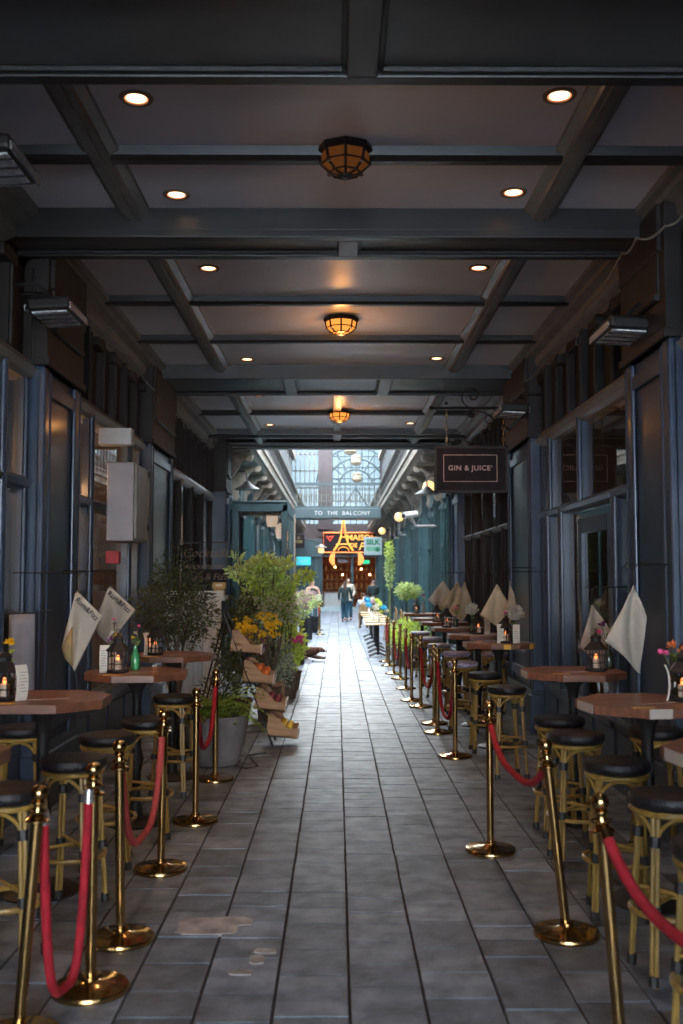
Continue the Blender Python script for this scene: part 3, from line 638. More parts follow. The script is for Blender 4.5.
# glazed vestibule at left
t = thing('glass_vestibule', 'teal framed projecting glass bay on the left with lamps inside', 'glass bay', (0, 0, 0))
m = MB(); X0_, X1_ = -2.12, -1.0
for (xa, xb, za, zb) in ((X0_, X1_, 3.05, 3.25), (X1_ - .12, X1_, 0, 3.1), (X0_, X0_ + .14, 0, 3.1), (X0_, X1_, 0, .5)): m.box(xa, xb, 20, 20.12, za, zb)
m.box(X0_, X1_, 20, 23.2, 3.2, 3.27); m.box(X1_ - .1, X1_, 23.1, 23.2, 0, 3.2); m.box(X1_ - .1, X1_, 20, 23.2, 3.05, 3.2); m.box(X1_ - .06, X1_, 20.1, 23.1, 0, .5); m.box(X1_ - .06, X1_, 21.5, 21.6, .5, 3.1)
m.build('frame', 'teal', t, bevel=.012)
MB().box(X0_ + .1, X1_ - .1, 20.12, 20.16, 2.98, 3.05).build('head_rail', 'tan', t); MB().box(-1.14, -.98, 23.2, 23.4, 0, 3.2).build('side_post', 'tan', t)
m = MB(); m.box(X0_, X1_, 20.05, 20.06, .5, 3.05); m.box(X1_ - .04, X1_ - .03, 20.1, 23.1, .5, 3.05); m.build('pane', 'glass', t)
for i, (px, py, d) in enumerate([(272, 520, 21.2), (281, 532, 22.4)]):
    c = at(px, py, d); q = thing('glass_pendant', ['larger frosted pendant lamp inside the teal glass bay', 'smaller frosted pendant lamp deeper in the teal glass bay'][i], 'lamp', c)
    MB().lathe([(.04, .20), (.11, .14), (.13, .0), (.10, -.14)], 12).build('shade', 'pinkglass', q, True); MB().tube([(0, 0, .2), (0, 0, 3.2 - c.z)], .012, 6).build('cord', 'iron', q)
# enamel barn lamps on curved arms
def barn(px, py, d, s, label):
    c = at(px, py, d); t = thing('barn_lamp', label, 'lamp', c)
    MB().lathe([(.03, .16), (.06, .12), (.10, .06), (.23, -.05), (.24, -.07), (.20, -.06)], 16).build('shade', 'iron', t, True)
    MB().lathe([(.20, -.062), (.20, -.075), (.03, -.08)], 14).build('lamp_face', 'cream', t)
    w_ = s * 2.2 - c.x
    MB().tube([(0, 0, .14), (0, 0, .36), (w_ * .15, 0, .44), (w_, 0, .44)], .016, 6).build('arm', 'iron', t, True); t.scale = (1.1, 1.1, .75)
barn(427, 492, 20.5, 1, 'black enamel barn lamp on arm behind the bar sign'); barn(247, 487, 20.6, -1, 'black enamel barn lamp above the teal glass bay')
for i, (px, py, d) in enumerate([(399, 517, 30), (382, 531, 40), (429, 487, 21.5)]):
    c = at(px, py, d); t = thing('globe_wall_light', ['yellow round wall light under the right gallery, middle one', 'yellow round wall light, farthest on the right', 'yellow round wall light behind the barn lamp on the right'][i], 'lamp', c)
    MB().ball((0, 0, 0), .14 + .0 * i, 14, 9).build('globe', 'globe', t, True); MB().tube([(0, 0, 0), (2.2 - c.x, 0, .08)], .02, 6).build('arm', 'iron', t)
c = at(411, 516, 22); t = thing('security_camera', 'white bullet security camera on the right teal wall', 'camera', c)
MB().tube([(-.16, -.1, .0), (.12, .06, .05)], .075, 12).build('body', 'whiteceramic', t, True); MB().tube([(-.19, -.12, -.005), (-.16, -.1, 0)], .05, 12).build('lens', 'print', t); MB().tube([(.02, 0, -.05), (.1, .02, -.22), (2.2 - c.x, .02, -.22)], .03, 8).build('bracket', 'cabinet', t)
for i, (px, py) in enumerate([(393, 541), (398, 538), (403, 534), (436, 505)]):
    d = [40, 35, 31, 23][i]; c = at(px, py, d); t = thing('spotlight', ['small silver spotlight on teal wall, farthest', 'small silver spotlight on teal wall, second farthest', 'small silver spotlight on teal wall near the security camera', 'silver spotlight arm on the teal pillar by the sign'][i], 'lamp', c)
    MB().tube([(-.14, 0, .04), (.02, 0, .0)], [.07, .05], 10).build('head', 'chrome', t, True); MB().tube([(0, 0, 0), (2.35 - c.x, 0, -.1)], .02, 6).build('arm', 'chrome', t)

# ================================================================ CANOPY LIGHTS
def make_down():
    t = thing('recessed_downlight', 'x', 'ceiling light')
    MB().lathe([(.062, -.002), (.066, -.010), (.088, -.010), (.092, -.001), (.092, .006), (.062, .006)], 24).build('trim_ring', 'tan', t, True)
    MB().lathe([(.001, -.003), (.054, -.003), (.054, .004), (.001, .004)], 20).build('lamp_face', 'down', t)
    MB().lathe([(.054, -.002), (.064, -.004), (.064, .004), (.054, .004)], 20).build('glowing_rim', 'downrim', t)
    lamp('SPOT', (0, 0, -.03), 26, (1.0, .62, .36), t, .05, (0, 0, 0), 1.9, .8)
    return t
dl = make_down(); ds = [(-1.09, 5.25), (1.2, 5.21), (-1.09, 6.61), (1.19, 6.56), (-1.08, 8.22), (1.19, 8.20), (-1.07, 11.71), (1.18, 11.65), (-1.12, 14.05), (1.23, 13.96), (-1.14, 16.78), (1.23, 16.6), (-.21, 18.15), (1.24, 18.14)]
rws = ['nearest row', 'just before the second dark beam', 'just past the second dark beam', 'just before the third beam with two joints', 'just past the third beam with two joints', 'before the last beam', 'in the last narrow strip']
for i, (x, y) in enumerate(ds):
    lab = 'round warm recessed downlight %s, %s' % ('left' if x < 0 else 'right', rws[i // 2])
    if i == 0: dl.location = (x, y, ZC); dl['label'] = lab; dl['group'] = 'recessed downlights in the canopy ceiling'
    else: dup(dl, (x, y, ZC), 0, lab)
def cage_lamp(loc, label, glassm, e):
    t = thing('caged_ceiling_lamp', label, 'ceiling light', loc, 0, 'caged lamps along the canopy centre'); t.scale = (1.12, 1.12, .82)
    n = 8
    MB().lathe([(.10, .0), (.155, .0), (.158, -.035), (.14, -.05), (.10, -.05)], n).build('mount', 'iron', t)
    MB().lathe([(.135, -.045), (.125, -.13), (.075, -.185), (.02, -.20)], n).build('glass', glassm, t)
    m = MB()
    for k in range(n):
        a = 2 * PI * k / n; pr = [(.142, -.04), (.130, -.13), (.080, -.190), (.015, -.208)]
        m.tube([(r * math.cos(a), r * math.sin(a), z) for r, z in pr], .008, 5)
    m.tube(ring(.133, -.125, n), .007, 5, True); m.tube(ring(.085, -.187, n), .007, 5, True); m.lathe([(.001, -.222), (.03, -.215), (.035, -.200), (.001, -.195)], 10)
    m.build('cage', 'iron', t)
    for k in range(4):
        a = PI / 4 + k * PI / 2; MB().ball((.125 * math.cos(a), .125 * math.sin(a), -.150), .013, 8, 5).build('screw_knob', 'chrome', t)
    if e: lamp('POINT', (0, 0, -.27), e, (1, .42, .12), t, .06)
cage_lamp((.05, 5.88, ZC), 'black caged octagonal ceiling lamp nearest the camera, barely lit', 'amberdim', 0)
cage_lamp((.04, 9.83, ZC), 'caged octagonal ceiling lamp glowing orange, middle of three', 'amber', 6)
cage_lamp((.04, 15.31, ZC - .02), 'caged octagonal ceiling lamp glowing orange, smallest and farthest', 'amber', 6)

# infrared heaters on wall arms
def heater(s, y, z, label, L_=.52, x=1.98):
    t = thing('patio_heater', label, 'heater', (s * x, y, z), 0, 'infrared heaters on the walls'); rt = Matrix.Rotation(s * math.radians(3), 3, 'Y')
    m = MB(); m.box(-.15, .15, -L_ / 2, L_ / 2, -.05, .045, rt, (0, 0, 0)); m.build('housing', 'iron', t, bevel=.03, seg=3)
    MB().box(-.12, .12, -L_ / 2 + .04, L_ / 2 - .04, -.062, -.048, rt, (0, 0, 0)).build('reflector', 'reflector', t)
    MB().box(-.162, -.150, -L_ / 2, L_ / 2, -.055, -.005, rt, (0, 0, 0)).build('edge_strip', 'chrome', t); MB().box(.150, .162, -L_ / 2, L_ / 2, -.055, -.005, rt, (0, 0, 0)).build('edge_strip', 'chrome', t)
    m = MB()
    for k in range(4): m.box(-.13, .13, -L_ / 2 + .09 + k * .11, -L_ / 2 + .094 + k * .11, -.072, -.062, rt, (0, 0, 0))
    m.build('grille', 'iron', t)
    for q in (-.12, .12): MB().tube([(0, q, .06), (s * .1, q, .16), (s * (2.3 - x), q, .16)], .014, 8).build('arm', 'iron', t, True)
heater(1, 7.05, 3.50, 'black infrared heater on the right wall, nearest pilaster', .50, 2.04); heater(-1, 7.0, 3.62, 'black infrared heater on the left wall, mirrored face down', .46, 2.0)
heater(1, 11.2, 3.62, 'small infrared heater on the right above the bar sign'); heater(-1, 5.32, 4.0, 'orange lit corner of a heater at the left frame edge', .5, 1.86)

# GIN & JUICE sign hanging from a scroll bracket
t = thing('hanging_bar_sign', 'black hanging bar sign with thin rose gold border and lettering', 'sign', (1.72, 12.3, 0))
c1 = at(434, 446, 12.3); c2 = at(508, 493, 12.3); zt, zb = c1.z, c2.z; hw = (c2.x - c1.x) / 2; zc = (zt + zb) / 2; t.location.x = (c1.x + c2.x) / 2
m = MB(); m.box(-hw, hw, -.03, .03, zb, zt); m.build('board', 'signblack', t, bevel=.006)
m = MB(); m.box(-hw, hw, -.04, -.03, zt - .03, zt); m.box(-hw, hw, -.04, -.03, zb, zb + .03); m.box(-hw, -hw + .03, -.04, -.03, zb, zt); m.box(hw - .03, hw, -.04, -.03, zb, zt); m.build('outer_frame', 'black', t)
m = MB(); a = at(443, 455, 12.3); b_ = at(497, 482, 12.3); xa, xb, za, zb2 = a.x - t.location.x, b_.x - t.location.x, b_.z, a.z
for q in ((xa, xb, za, za + .008), (xa, xb, zb2 - .008, zb2), (xa, xa + .008, za, zb2), (xb - .008, xb, za, zb2)): m.box(q[0], q[1], -.038, -.030, q[2], q[3])
m.build('border_line', 'rose', t)
text('lettering', 'GIN & JUICE’', .088, ((xa + xb) / 2, -.034, (za + zb2) / 2), 'rose', t, spacing=1.12, bold=.0012)
t2 = thing('scroll_bracket', 'black wrought iron scroll bracket over the bar sign', 'bracket', (t.location.x, 12.3, 0)); zbk = at(480, 408, 12.3).z
m = MB(); m.tube([(-hw - .02, 0, zbk), (2.25 - t.location.x, 0, zbk)], .018, 8)
def curl(cx, cz, r0, turns, a0, sgn=1, n=34, r1=.01):
    return [(cx + (r0 + (r1 - r0) * k / n) * math.cos(a0 + sgn * turns * 2 * PI * k / n), 0, cz + (r0 + (r1 - r0) * k / n) * math.sin(a0 + sgn * turns * 2 * PI * k / n)) for k in range(n + 1)]
m.tube(curl(.02, zbk + .15, .15, 1.3, -PI / 2, -1), .009, 6); m.tube(curl(.02, zbk - .07, .07, 1.2, PI / 2, 1), .008, 6)
m.tube(curl(.24, zbk - .12, .12, 1.3, PI / 2, -1), .009, 6); m.tube([(.0, 0, zbk - .02), (.18, 0, zbk - .06), (2.25 - t.location.x, 0, zbk - .35)], .010, 6)
m.build('scrolls', 'iron', t2, True)
for q in (-.30, hw - .05):
    m = MB()
    for k in range(7): 
        zz = zbk - .03 - k * (zbk - zt - .04) / 6
        m.tube([(q + .014 * math.cos(a) * (k % 2), .014 * math.cos(a) * ((k + 1) % 2), zz + .03 * math.sin(a)) for a in [2 * PI * j / 8 for j in range(8)]], .005, 5, True)
    m.build('chain', 'oldbrass', t)
MB().ball((-hw - .03, 0, zbk), .028, 8, 6).build('finial', 'iron', t2, True); MB().ball((-.30, 0, zbk + .06), .022, 8, 6).build('knob', 'iron', t2)
# wall cabinet and small box
t = thing('wall_cabinet', 'large pale grey metal cabinet fixed on the left shopfront', 'cabinet', (-2.03, 9.75, 2.07))
MB().box(-.16, .10, -.31, .31, 0, .75).build('body', 'cabinet', t, bevel=.012); MB().box(.10, .125, -.29, .29, .02, .73).build('door', 'rail', t, bevel=.006)
for z in (.12, .66): MB().tube([(.13, .26, z), (.13, .26, z + .06)], .012, 8).build('hinge', 'iron', t)
t = thing('alarm_box', 'small pale plastic alarm box above the grey cabinet', 'box', (-2.08, 9.75, 3.02)); MB().box(-.26, .07, -.07, .07, 0, .17).build('case', 'white', t, bevel=.015); MB().box(.07, .075, -.04, .04, .04, .13).build('face_plate', 'cabinet', t)
t = thing('fire_call_point', 'small red box below the grey cabinet', 'box', (-2.14, 9.7, 1.86)); MB().box(-.1, .03, -.05, .05, 0, .12).build('case', 'redbox', t, bevel=.01)
# cables
def cable(pts, label, m_='rail', r=.008):
    m = MB(); P = [Vector(p) for p in pts]; out = []
    for i in range(len(P) - 1):
        for k in range(5): out.append(P[i].lerp(P[i + 1], k / 5) + Vector((0, 0, -.04 * math.sin(PI * k / 5))))
    out.append(P[-1]); o = m.tube(out, r, 6).build('cable', m_, None, True); tag(o, label, 'cable')
cable([at(690, 204, 6.0), at(665, 226, 6.2), at(636, 238, 6.5), at(622, 253, 6.9), (2.14, 8.3, 4.05), (2.16, 9.8, 4.0), (2.15, 11.2, 3.95)], 'loose grey cable drooping along the right cornice')
cable([(-2.14, 7.4, 4.05), (-2.15, 8.8, 3.98), (-2.16, 10.2, 4.02), (-2.15, 11.8, 3.93), (-2.15, 14.5, 4.0), (-2.12, 17, 3.95)], 'loose grey cable drooping along the left cornice')

# ================================================================ STANCHIONS AND ROPES
def make_post():
    t = thing('stanchion', 'x', 'stanchion')
    MB().lathe([(.160, .0), (.162, .012), (.155, .024), (.12, .030), (.05, .036), (.034, .045), (.034, .06), (.02, .062)], 40).build('base', 'brass', t, True)
    p = MB().lathe([(.0225, .03), (.0225, .80)], 20).build('pole', 'brass', t, True)
    MB().lathe([(.0225, .795), (.034, .80), (.046, .806), (.046, .812), (.030, .82), (.017, .835), (.017, .862), (.028, .872), (.028, .878), (.016, .884)], 24).build('collar', 'brass', p, True)
    MB().ball((0, 0, .910), .033, 20, 14).build('ball_finial', 'brass', p, True)
    h = MB(); h.tube(ring(.036, .842, 14), .0045, 6, True); h.build('hook_ring', 'brass', p)
    return t
post = make_post(); P0 = [False]
def stand(x, y, label, lean=(0, 0), m_=None):
    if not P0[0]: o = post; o.location = (x, y, 0); o['label'] = label; o['group'] = 'brass rope stanchions'; P0[0] = True
    else: o = dup(post, (x, y, 0), 0, label)
    for ch in o.children:
        if ch.name.startswith('pole'): ch.rotation_euler = (-lean[1], lean[0], 0)
    return Vector((x + .84 * math.sin(lean[0]), y + .84 * math.sin(lean[1]), .84))
R_ = {}
for k, x, y, lean, lab in [
    ('z', 1.22, 2.45, (0, 0), 'brass stanchion at the right outside the foreground'),
    ('a', 1.02, 3.68, (-.07, 0), 'nearest brass stanchion on the right, leaning left, base cut off'),
    ('b', 1.11, 4.93, (-.10, 0), 'leaning brass stanchion on the right with its base disc in view'),
    ('c', .97, 6.41, (0, 0), 'upright brass stanchion on the right standing closest to the aisle'),
    ('d', 1.14, 9.72, (0, 0), 'brass stanchion beside the dark bar stool cluster, fourth from camera on right'),
    ('e', 1.12, 11.21, (0, 0), 'brass stanchion right side, front one of the near overlapping pair'),
    ('f', 1.15, 11.89, (0, 0), 'brass stanchion right side, rear one of the near overlapping pair'),
    ('g', 1.12, 13.45, (0, 0), 'brass stanchion right side holding the bright red rope at mid distance'),
    ('h', 1.05, 14.13, (0, 0), 'brass stanchion right side just behind the one with bright red rope'),
    ('i', 1.07, 15.61, (0, 0), 'brass stanchion right side, fourth from the far end of the row'),
    ('j', 1.08, 17.15, (0, 0), 'brass stanchion right side, third from the far end of the row'),
    ('k', 1.02, 18.03, (0, 0), 'brass stanchion right side, second from the far end of the row'),
    ('l', 1.02, 19.66, (0, 0), 'brass stanchion farthest in the right row, beside the café tables')]: R_[k] = stand(x, y, lab, lean)
L_ = {}
for k, x, y, lean, lab in [
    ('a', -1.19, 3.84, (.07, 0), 'nearest brass stanchion on the left, leaning right, base cut off'),
    ('b', -1.03, 4.29, (0, 0), 'brass stanchion on the left with red rope hanging from a silver clip'),
    ('c', -1.03, 4.87, (-.02, 0), 'third brass stanchion from the camera on the left'),
    ('d', -1.04, 6.01, (.01, 0), 'brass stanchion on the left at the far end of the faded red rope'),
    ('e', -1.00, 7.17, (0, 0), 'brass stanchion on the left, second from the fern planter'),
    ('f', -1.04, 8.64, (0, 0), 'brass stanchion on the left right beside the fern planter'),
    ('g', -.52, 30.5, (0, 0), 'nearer brass stanchion far down the left side by the café chairs'),
    ('h', -.60, 33.0, (0, 0), 'farther brass stanchion far down the left side by the café chairs')]: L_[k] = stand(x, y, lab, lean)
def rope(p, q, zlow, label, m_='velvet', power=2.2, r=.019, clip='brass'):
    t = thing('barrier_rope', label, 'rope', p, 0, 'red velvet barrier ropes'); d = q - p; hd = Vector((d.x, d.y, 0)).normalized()
    a = hd * .045; b_ = d - hd * .045; pts = []; n = 36
    for k in range(n + 1):
        u = -1 + 2 * k / n; x = u * (1 - .10 * (1 - abs(u)) * (1 if power > 2 else 0)); s_ = (k / n)
        z = (zlow - p.z) + (abs(u) ** power) * (p.z - .05 - zlow)
        pts.append(a.lerp(b_, .5 + .5 * math.copysign(abs(u) ** .75, u)) * 1.0 + Vector((0, 0, z)))
    MB().tube(pts, r, 10).build('velvet_cover', m_, t, True)
    for e, nx, pole in ((pts[0], pts[1], Vector((0, 0, 0))), (pts[-1], pts[-2], d)):
        dr = (e - nx).normalized()
        MB().tube([e - dr * .01, e + dr * .045], r * 1.12, 10).build('end_cap', clip, t, True)
        m = MB(); m.tube([e + dr * .04, (e + pole) / 2 + Vector((0, 0, .02)), pole + Vector((0, 0, .0)) + (e - pole).normalized() * .036], .005, 6); m.build('hook', clip, t, True)
rope(R_['c'], R_['b'], .62, 'red rope sagging between two stanchions on the right, near the stools')
rope(R_['z'], R_['a'], .60, 'thick red rope running off the frame at lower right', r=.021)
rope(R_['e'], R_['d'], .28, 'dark red rope hanging low behind the overlapping stanchion pair')
rope(R_['g'], R_['f'], .36, 'bright red rope at mid distance on the right')
rope(R_['i'], R_['h'], .40, 'narrow red rope behind the bright one on the right')
rope(R_['k'], R_['j'], .30, 'pinkish red rope hanging deep, second from the far end on the right')
rope(Vector((1.02, 20.6, .84)), R_['l'], .45, 'farthest red rope on the right by the lime foliage')
stand(1.02, 20.6, 'brass stanchion at the very end of the right ropes behind lime foliage')
rope(L_['a'], L_['b'], .10, 'dark red rope hanging nearly to the floor at lower left', clip='chrome', power=3)
rope(L_['c'], L_['d'], .34, 'faded red rope hanging in a U on the left', 'fadedvelvet', power=2.6)
rope(L_['e'], L_['f'], .42, 'short red rope beside the fern planter')
rope(L_['g'], L_['h'], .55, 'small red rope far down the left side')

# ================================================================ STOOLS
def make_stool(seatm='seat'):
    t = thing('bar_stool', 'x', 'bar stool')
    MB().lathe([(.16, .725), (.19, .73), (.203, .745), (.205, .765), (.195, .782), (.16, .788), (.0, .780)], 28).build('seat', seatm, t, True)
    MB().tube(ring(.182, .712, 28), .013, 8, True).build('seat_ring', 'rattan', t, True)
    A = [PI / 4 + k * PI / 2 for k in range(4)]
    def leg_at(a, z, off=0):
        r = .165 + (.70 - z) * .085; ta = Vector((-math.sin(a), math.cos(a), 0))
        return Vector((math.cos(a) * r, math.sin(a) * r, z)) + ta * off
    for a in A:
        m = MB()
        for off in (-.0125, .0125): m.tube([leg_at(a, .705, off), leg_at(a, .01, off)], .0125, 8)
        lg = m.build('leg', 'rattan', t, True)
        for z in (.60, .315, .035):
            pa, pb = leg_at(a, z + .022), leg_at(a, z - .022); MB().tube([pa, pb], .031 if z > .1 else .027, 8).build('binding', 'bind', lg, True)
        b_ = a + PI / 2; mid = (a + b_) / 2; pts = []
        for k in range(13):
            u = k / 12; p = leg_at(a, .59).lerp(leg_at(b_, .59), u); h = math.sin(PI * u) ** .55
            outw = Vector((math.cos(mid), math.sin(mid), 0)) * .045 * math.sin(PI * u)
            pts.append(p + outw + Vector((0, 0, .112 * h)))
        MB().tube(pts, .0105, 7).build('arch', 'rattan', t, True)
    MB().tube(ring(.205, .29, 28), .0125, 8, True).build('foot_ring', 'rattan', t, True)
    m = MB(); m.tube([leg_at(A[0], .34), leg_at(A[2], .34)], .010, 7); m.tube([leg_at(A[1], .355), leg_at(A[3], .355)], .010, 7); m.build('stretcher', 'rattan', t, True)
    t.scale = (.84, .84, 1)
    return t
stool = make_stool(); stool_p = make_stool('purple')
st = [
 (1.36, 3.60, 'bar stool cut off at the lower right edge, nearest the camera'),
 (1.45, 4.42, 'bar stool right side, behind the thick red rope'),
 (1.44, 5.20, 'bar stool right side with a full arch visible beside the nearest leaning stanchion'),
 (1.45, 6.12, 'bar stool right side, directly behind the second leaning stanchion'),
 (1.50, 6.80, 'bar stool right side, tucked under the first full octagonal table'),
 (1.47, 8.70, 'bar stool standing alone right of the aisle before the dark door'),
 (1.47, 9.95, 'bar stool right side with the pale glinting woven seat'),
 (2.00, 4.62, 'bar stool by the right wall between the two nearest tables'),
 (2.0, 6.3, 'bar stool against the right wall beneath the hanging cloth')]
st2 = [(1.41, 11.24, 'bar stool with seat sheen painted purple, nearest of these'), (1.52, 12.75, 'bar stool with seat sheen painted purple, second from the near end'),
 (1.46, 14.3, 'bar stool with seat sheen painted purple, third from the near end'), (1.50, 15.9, 'bar stool with seat sheen painted purple, fourth from the near end'), (1.46, 17.5, 'bar stool with seat sheen painted purple, farthest by the topiary'), (2.0, 12.75, 'bar stool with seat sheen painted purple, set against the dark right wall'), (2.0, 14.4, 'bar stool with seat sheen painted purple against the wall, farther of two')]
sl_ = [(-1.47, 4.55, 'bar stool left side, behind the nearest leaning stanchion'),
 (-1.38, 5.30, 'bar stool left side, in front of the large near left table'), (-1.38, 6.08, 'bar stool left side, behind the faded red rope'),
 (-1.27, 6.74, 'bar stool left side with glinting foot ring beside the middle stanchion'), (-1.30, 8.05, 'bar stool left side under the farthest left table'), (-2.0, 6.4, 'bar stool against the left wall under the hanging cloths')]
f1 = True
for (x, y, lab) in st + sl_:
    rz = rnd.uniform(-.25, .25)
    if f1: stool.location = (x, y, 0); stool.rotation_euler = (0, 0, rz); stool['label'] = 'black seated ' + lab; stool['group'] = 'bamboo bar stools along both walls'; f1 = False
    else: dup(stool, (x, y, 0), rz, 'black seated ' + lab)
f1 = True
for (x, y, lab) in st2:
    if f1: stool_p.location = (x, y, 0); stool_p['label'] = lab; stool_p['group'] = 'bamboo bar stools with seat sheen painted purple'; f1 = False
    else: dup(stool_p, (x, y, 0), rnd.uniform(-.3, .3), lab)

# ================================================================ TABLES
def make_table():
    t = thing('poseur_table', 'x', 'table'); R = .378; oc = [(R * math.cos(PI / 8 + k * PI / 4), R * math.sin(PI / 8 + k * PI / 4)) for k in range(8)]
    top = MB().prism(oc, 1.01, 1.06).build('tabletop', 'wood', t, bevel=.004)
    m = MB(); m.box(-.20, -.08, -.30, -.26, 1.058, 1.0612); m.build('inlay', 'yellow', top)
    m = MB(); m.box(-.10, .16, -.12, -.10, 1.058, 1.0610, Matrix.Rotation(.3, 3, 'Z')); m.build('inlay', 'woodedge', top)
    q0, q1 = Vector((oc[4][0], oc[4][1], 0)), Vector((oc[5][0], oc[5][1], 0))
    m = MB(); m.box(-.352, -.346, -.12, .10, 1.011, 1.059); m.build('inlay', 'woodedge', top)
    MB().lathe([(.05, .03), (.05, .10), (.032, .16), (.036, .35), (.055, .45), (.036, .52), (.032, .85), (.045, .93), (.09, 1.0), (.10, 1.01)], 16).build('pedestal', 'iron', t, True)
    MB().lathe([(.21, 0), (.215, .012), (.19, .026), (.06, .04), (.05, .06)], 28).build('base', 'iron', t, True)
    return t
tb = make_table()
tabs = [(1.64, 3.88, .1, 'dark red brown octagonal bar table cut off at the right edge'), (1.67, 5.42, .12, 'near right octagonal wooden bar table with a white patch on its edge'),
 (1.69, 7.2, 0, 'octagonal wooden bar table on the right under the big hanging cloth'), (1.66, 10.3, .05, 'octagonal bar table with yellow edge patches and a big white chrysanthemum'),
 (1.66, 11.8, 0, 'octagonal bar table just behind the yellow patched one'), (1.63, 13.45, .1, 'octagonal bar table in the middle of the right row before the tan cloths'),
 (1.62, 15.1, 0, 'octagonal bar table on the right, third from the far end'), (1.60, 16.6, .1, 'octagonal bar table on the right, second from the far end'), (1.60, 18.8, 0, 'octagonal bar table farthest on the right below the topiary'),
 (-1.62, 3.80, 0, 'octagonal bar table cut off at the lower left edge'), (-1.63, 5.60, .05, 'large octagonal wooden bar table at the left edge'), (-1.42, 7.15, .1, 'octagonal wooden bar table on the left holding the white card'), (-1.43, 8.75, 0, 'octagonal bar table on the left in front of the dark tree')]
for i, (x, y, rz, lab) in enumerate(tabs):
    if i == 0: tb.location = (x, y, 0); tb.rotation_euler = (0, 0, rz); tb['label'] = lab; tb['group'] = 'octagonal bar tables'
    else:
        q = dup(tb, (x, y, 0), rz, lab); tp = [c_ for c_ in q.children if c_.name.startswith('tabletop')][0]
        if i == 3:
            for xa in (-.02, .20): MB().box(xa, xa + .07, -.353, -.347, 1.011, 1.059, Matrix.Rotation(.0 if xa < .1 else .78, 3, 'Z'), (xa, -.35 if xa < .1 else -.29, 1.03)).build('inlay', 'yellow', tp)
        if i == 1: MB().box(-.14, -.02, -.3535, -.346, 1.011, 1.0605).build('inlay', 'woodedge', tp)
# --- lanterns
def make_lantern():
    t = thing('candle_lantern', 'x', 'lantern'); n = 6; R = .068
    MB().lathe([(.074, 0), (.078, .012), (.070, .02), (.060, .022)], n).build('base', 'iron', t)
    m = MB()
    for k in range(n):
        a = 2 * PI * k / n; m.tube([(R * math.cos(a), R * math.sin(a), .018), (R * math.cos(a), R * math.sin(a), .155)], .005, 5)
    for z in (.06, .115): m.tube(ring(R, z, n), .003, 4, True)
    m.build('bars', 'iron', t)
    MB().lathe([(.082, .150), (.084, .160), (.070, .172), (.040, .205), (.034, .210), (.034, .228), (.042, .232), (.030, .248), (.008, .262), (.008, .272)], n).build('roof', 'iron', t)
    MB().tube([(.016 * math.cos(2 * PI * k / 10), 0, .285 + .016 * math.sin(2 * PI * k / 10)) for k in range(10)], .003, 5, True).build('ring_handle', 'iron', t)
    c = MB().lathe([(.026, .02), (.026, .085), (.020, .088)], 14).build('candle', 'candle', t, True)
    MB().ball((0, 0, .104), .011, 10, 8, (1, 1, 1.7)).build('flame', 'flame', c, True)
    lamp('POINT', (0, 0, .112), .22, (1, .38, .10), t, .015)
    return t
lan = make_lantern()
lans = [((-1.80, 5.45), 'black candle lantern on the large table at the left edge'), ((-1.53, 7.02), 'black candle lantern beside the white card on the left'), ((-1.56, 8.62), 'black candle lantern on the left table by the dark tree'),
 ((1.84, 7.12), 'black pointed lantern under the big hanging cloth on the right'), ((1.86, 5.40), 'black lantern at the right frame edge with orange flowers behind'),
 ((1.72, 10.2), 'black lantern between the white cards beside the big chrysanthemum'), ((1.66, 11.75), 'black lantern beside the smaller cream chrysanthemum'), ((1.47, 13.4), 'black lantern in front of the tan hanging cloth'), ((1.50, 15.0), 'black lantern by the purple flowers'), ((1.48, 18.7), 'black lantern on the farthest bar table next to the pale vase')]
for i, ((x, y), lab) in enumerate(lans):
    if i == 0: lan.location = (x, y, 1.061); lan['label'] = lab; lan['group'] = 'candle lanterns on the bar tables'
    else: dup(lan, (x, y, 1.061), rnd.uniform(0, 1), lab)
# --- menu cards
def make_card():
    t = thing('menu_card', 'x', 'menu card'); pts = []
    prof = [(.016, 0), (.006, .03), (.0, .08), (.002, .13), (.012, .17), (.022, .19)]
    m = MB(); w_ = .034
    for k in range(len(prof) - 1):
        (a, z0), (b_, z1) = prof[k], prof[k + 1]
        m.add([(-w_, a, z0), (w_, a, z0), (w_, b_, z1), (-w_, b_, z1), (-w_, a + .008, z0), (w_, a + .008, z0), (w_, b_ + .008, z1), (-w_, b_ + .008, z1)], [(0, 1, 2, 3), (7, 6, 5, 4), (0, 3, 7, 4), (1, 5, 6, 2), (2, 6, 7, 3), (0, 4, 5, 1)])
    c = m.build('card', 'paper', t, True)
    m = MB()
    for k in range(7): m.box(-.025, .025 - (k % 3) * .010, -.0065, -.0055, .05 + k * .017, .052 + k * .017)
    m.build('printed_lines', 'print', c)
    return t
cardp = make_card(); cards = [((-1.69, 5.42), .9, 'white menu card on the large left edge table beside the lantern'), ((-1.62, 7.0), .15, 'white menu card below the purple flowers on the left'), ((1.80, 5.42), 1.3, 'white curved menu card edge on at the near right table'), ((1.66, 10.15), .1, 'white printed menu card left of the lantern on the yellow patched table'), ((1.81, 10.1), -.2, 'white menu card under the big chrysanthemum'), ((1.76, 11.7), .2, 'tan menu card behind the yellow patched table'), ((-1.62, 8.6), 1.0, 'pale tapered menu card on the left table by the dark tree')]
for i, ((x, y), rz, lab) in enumerate(cards):
    if i == 0: cardp.location = (x, y, 1.061); cardp.rotation_euler = (0, 0, rz); cardp['label'] = lab; cardp['group'] = 'menu cards on the bar tables'
    else: dup(cardp, (x, y, 1.061), rz, lab)
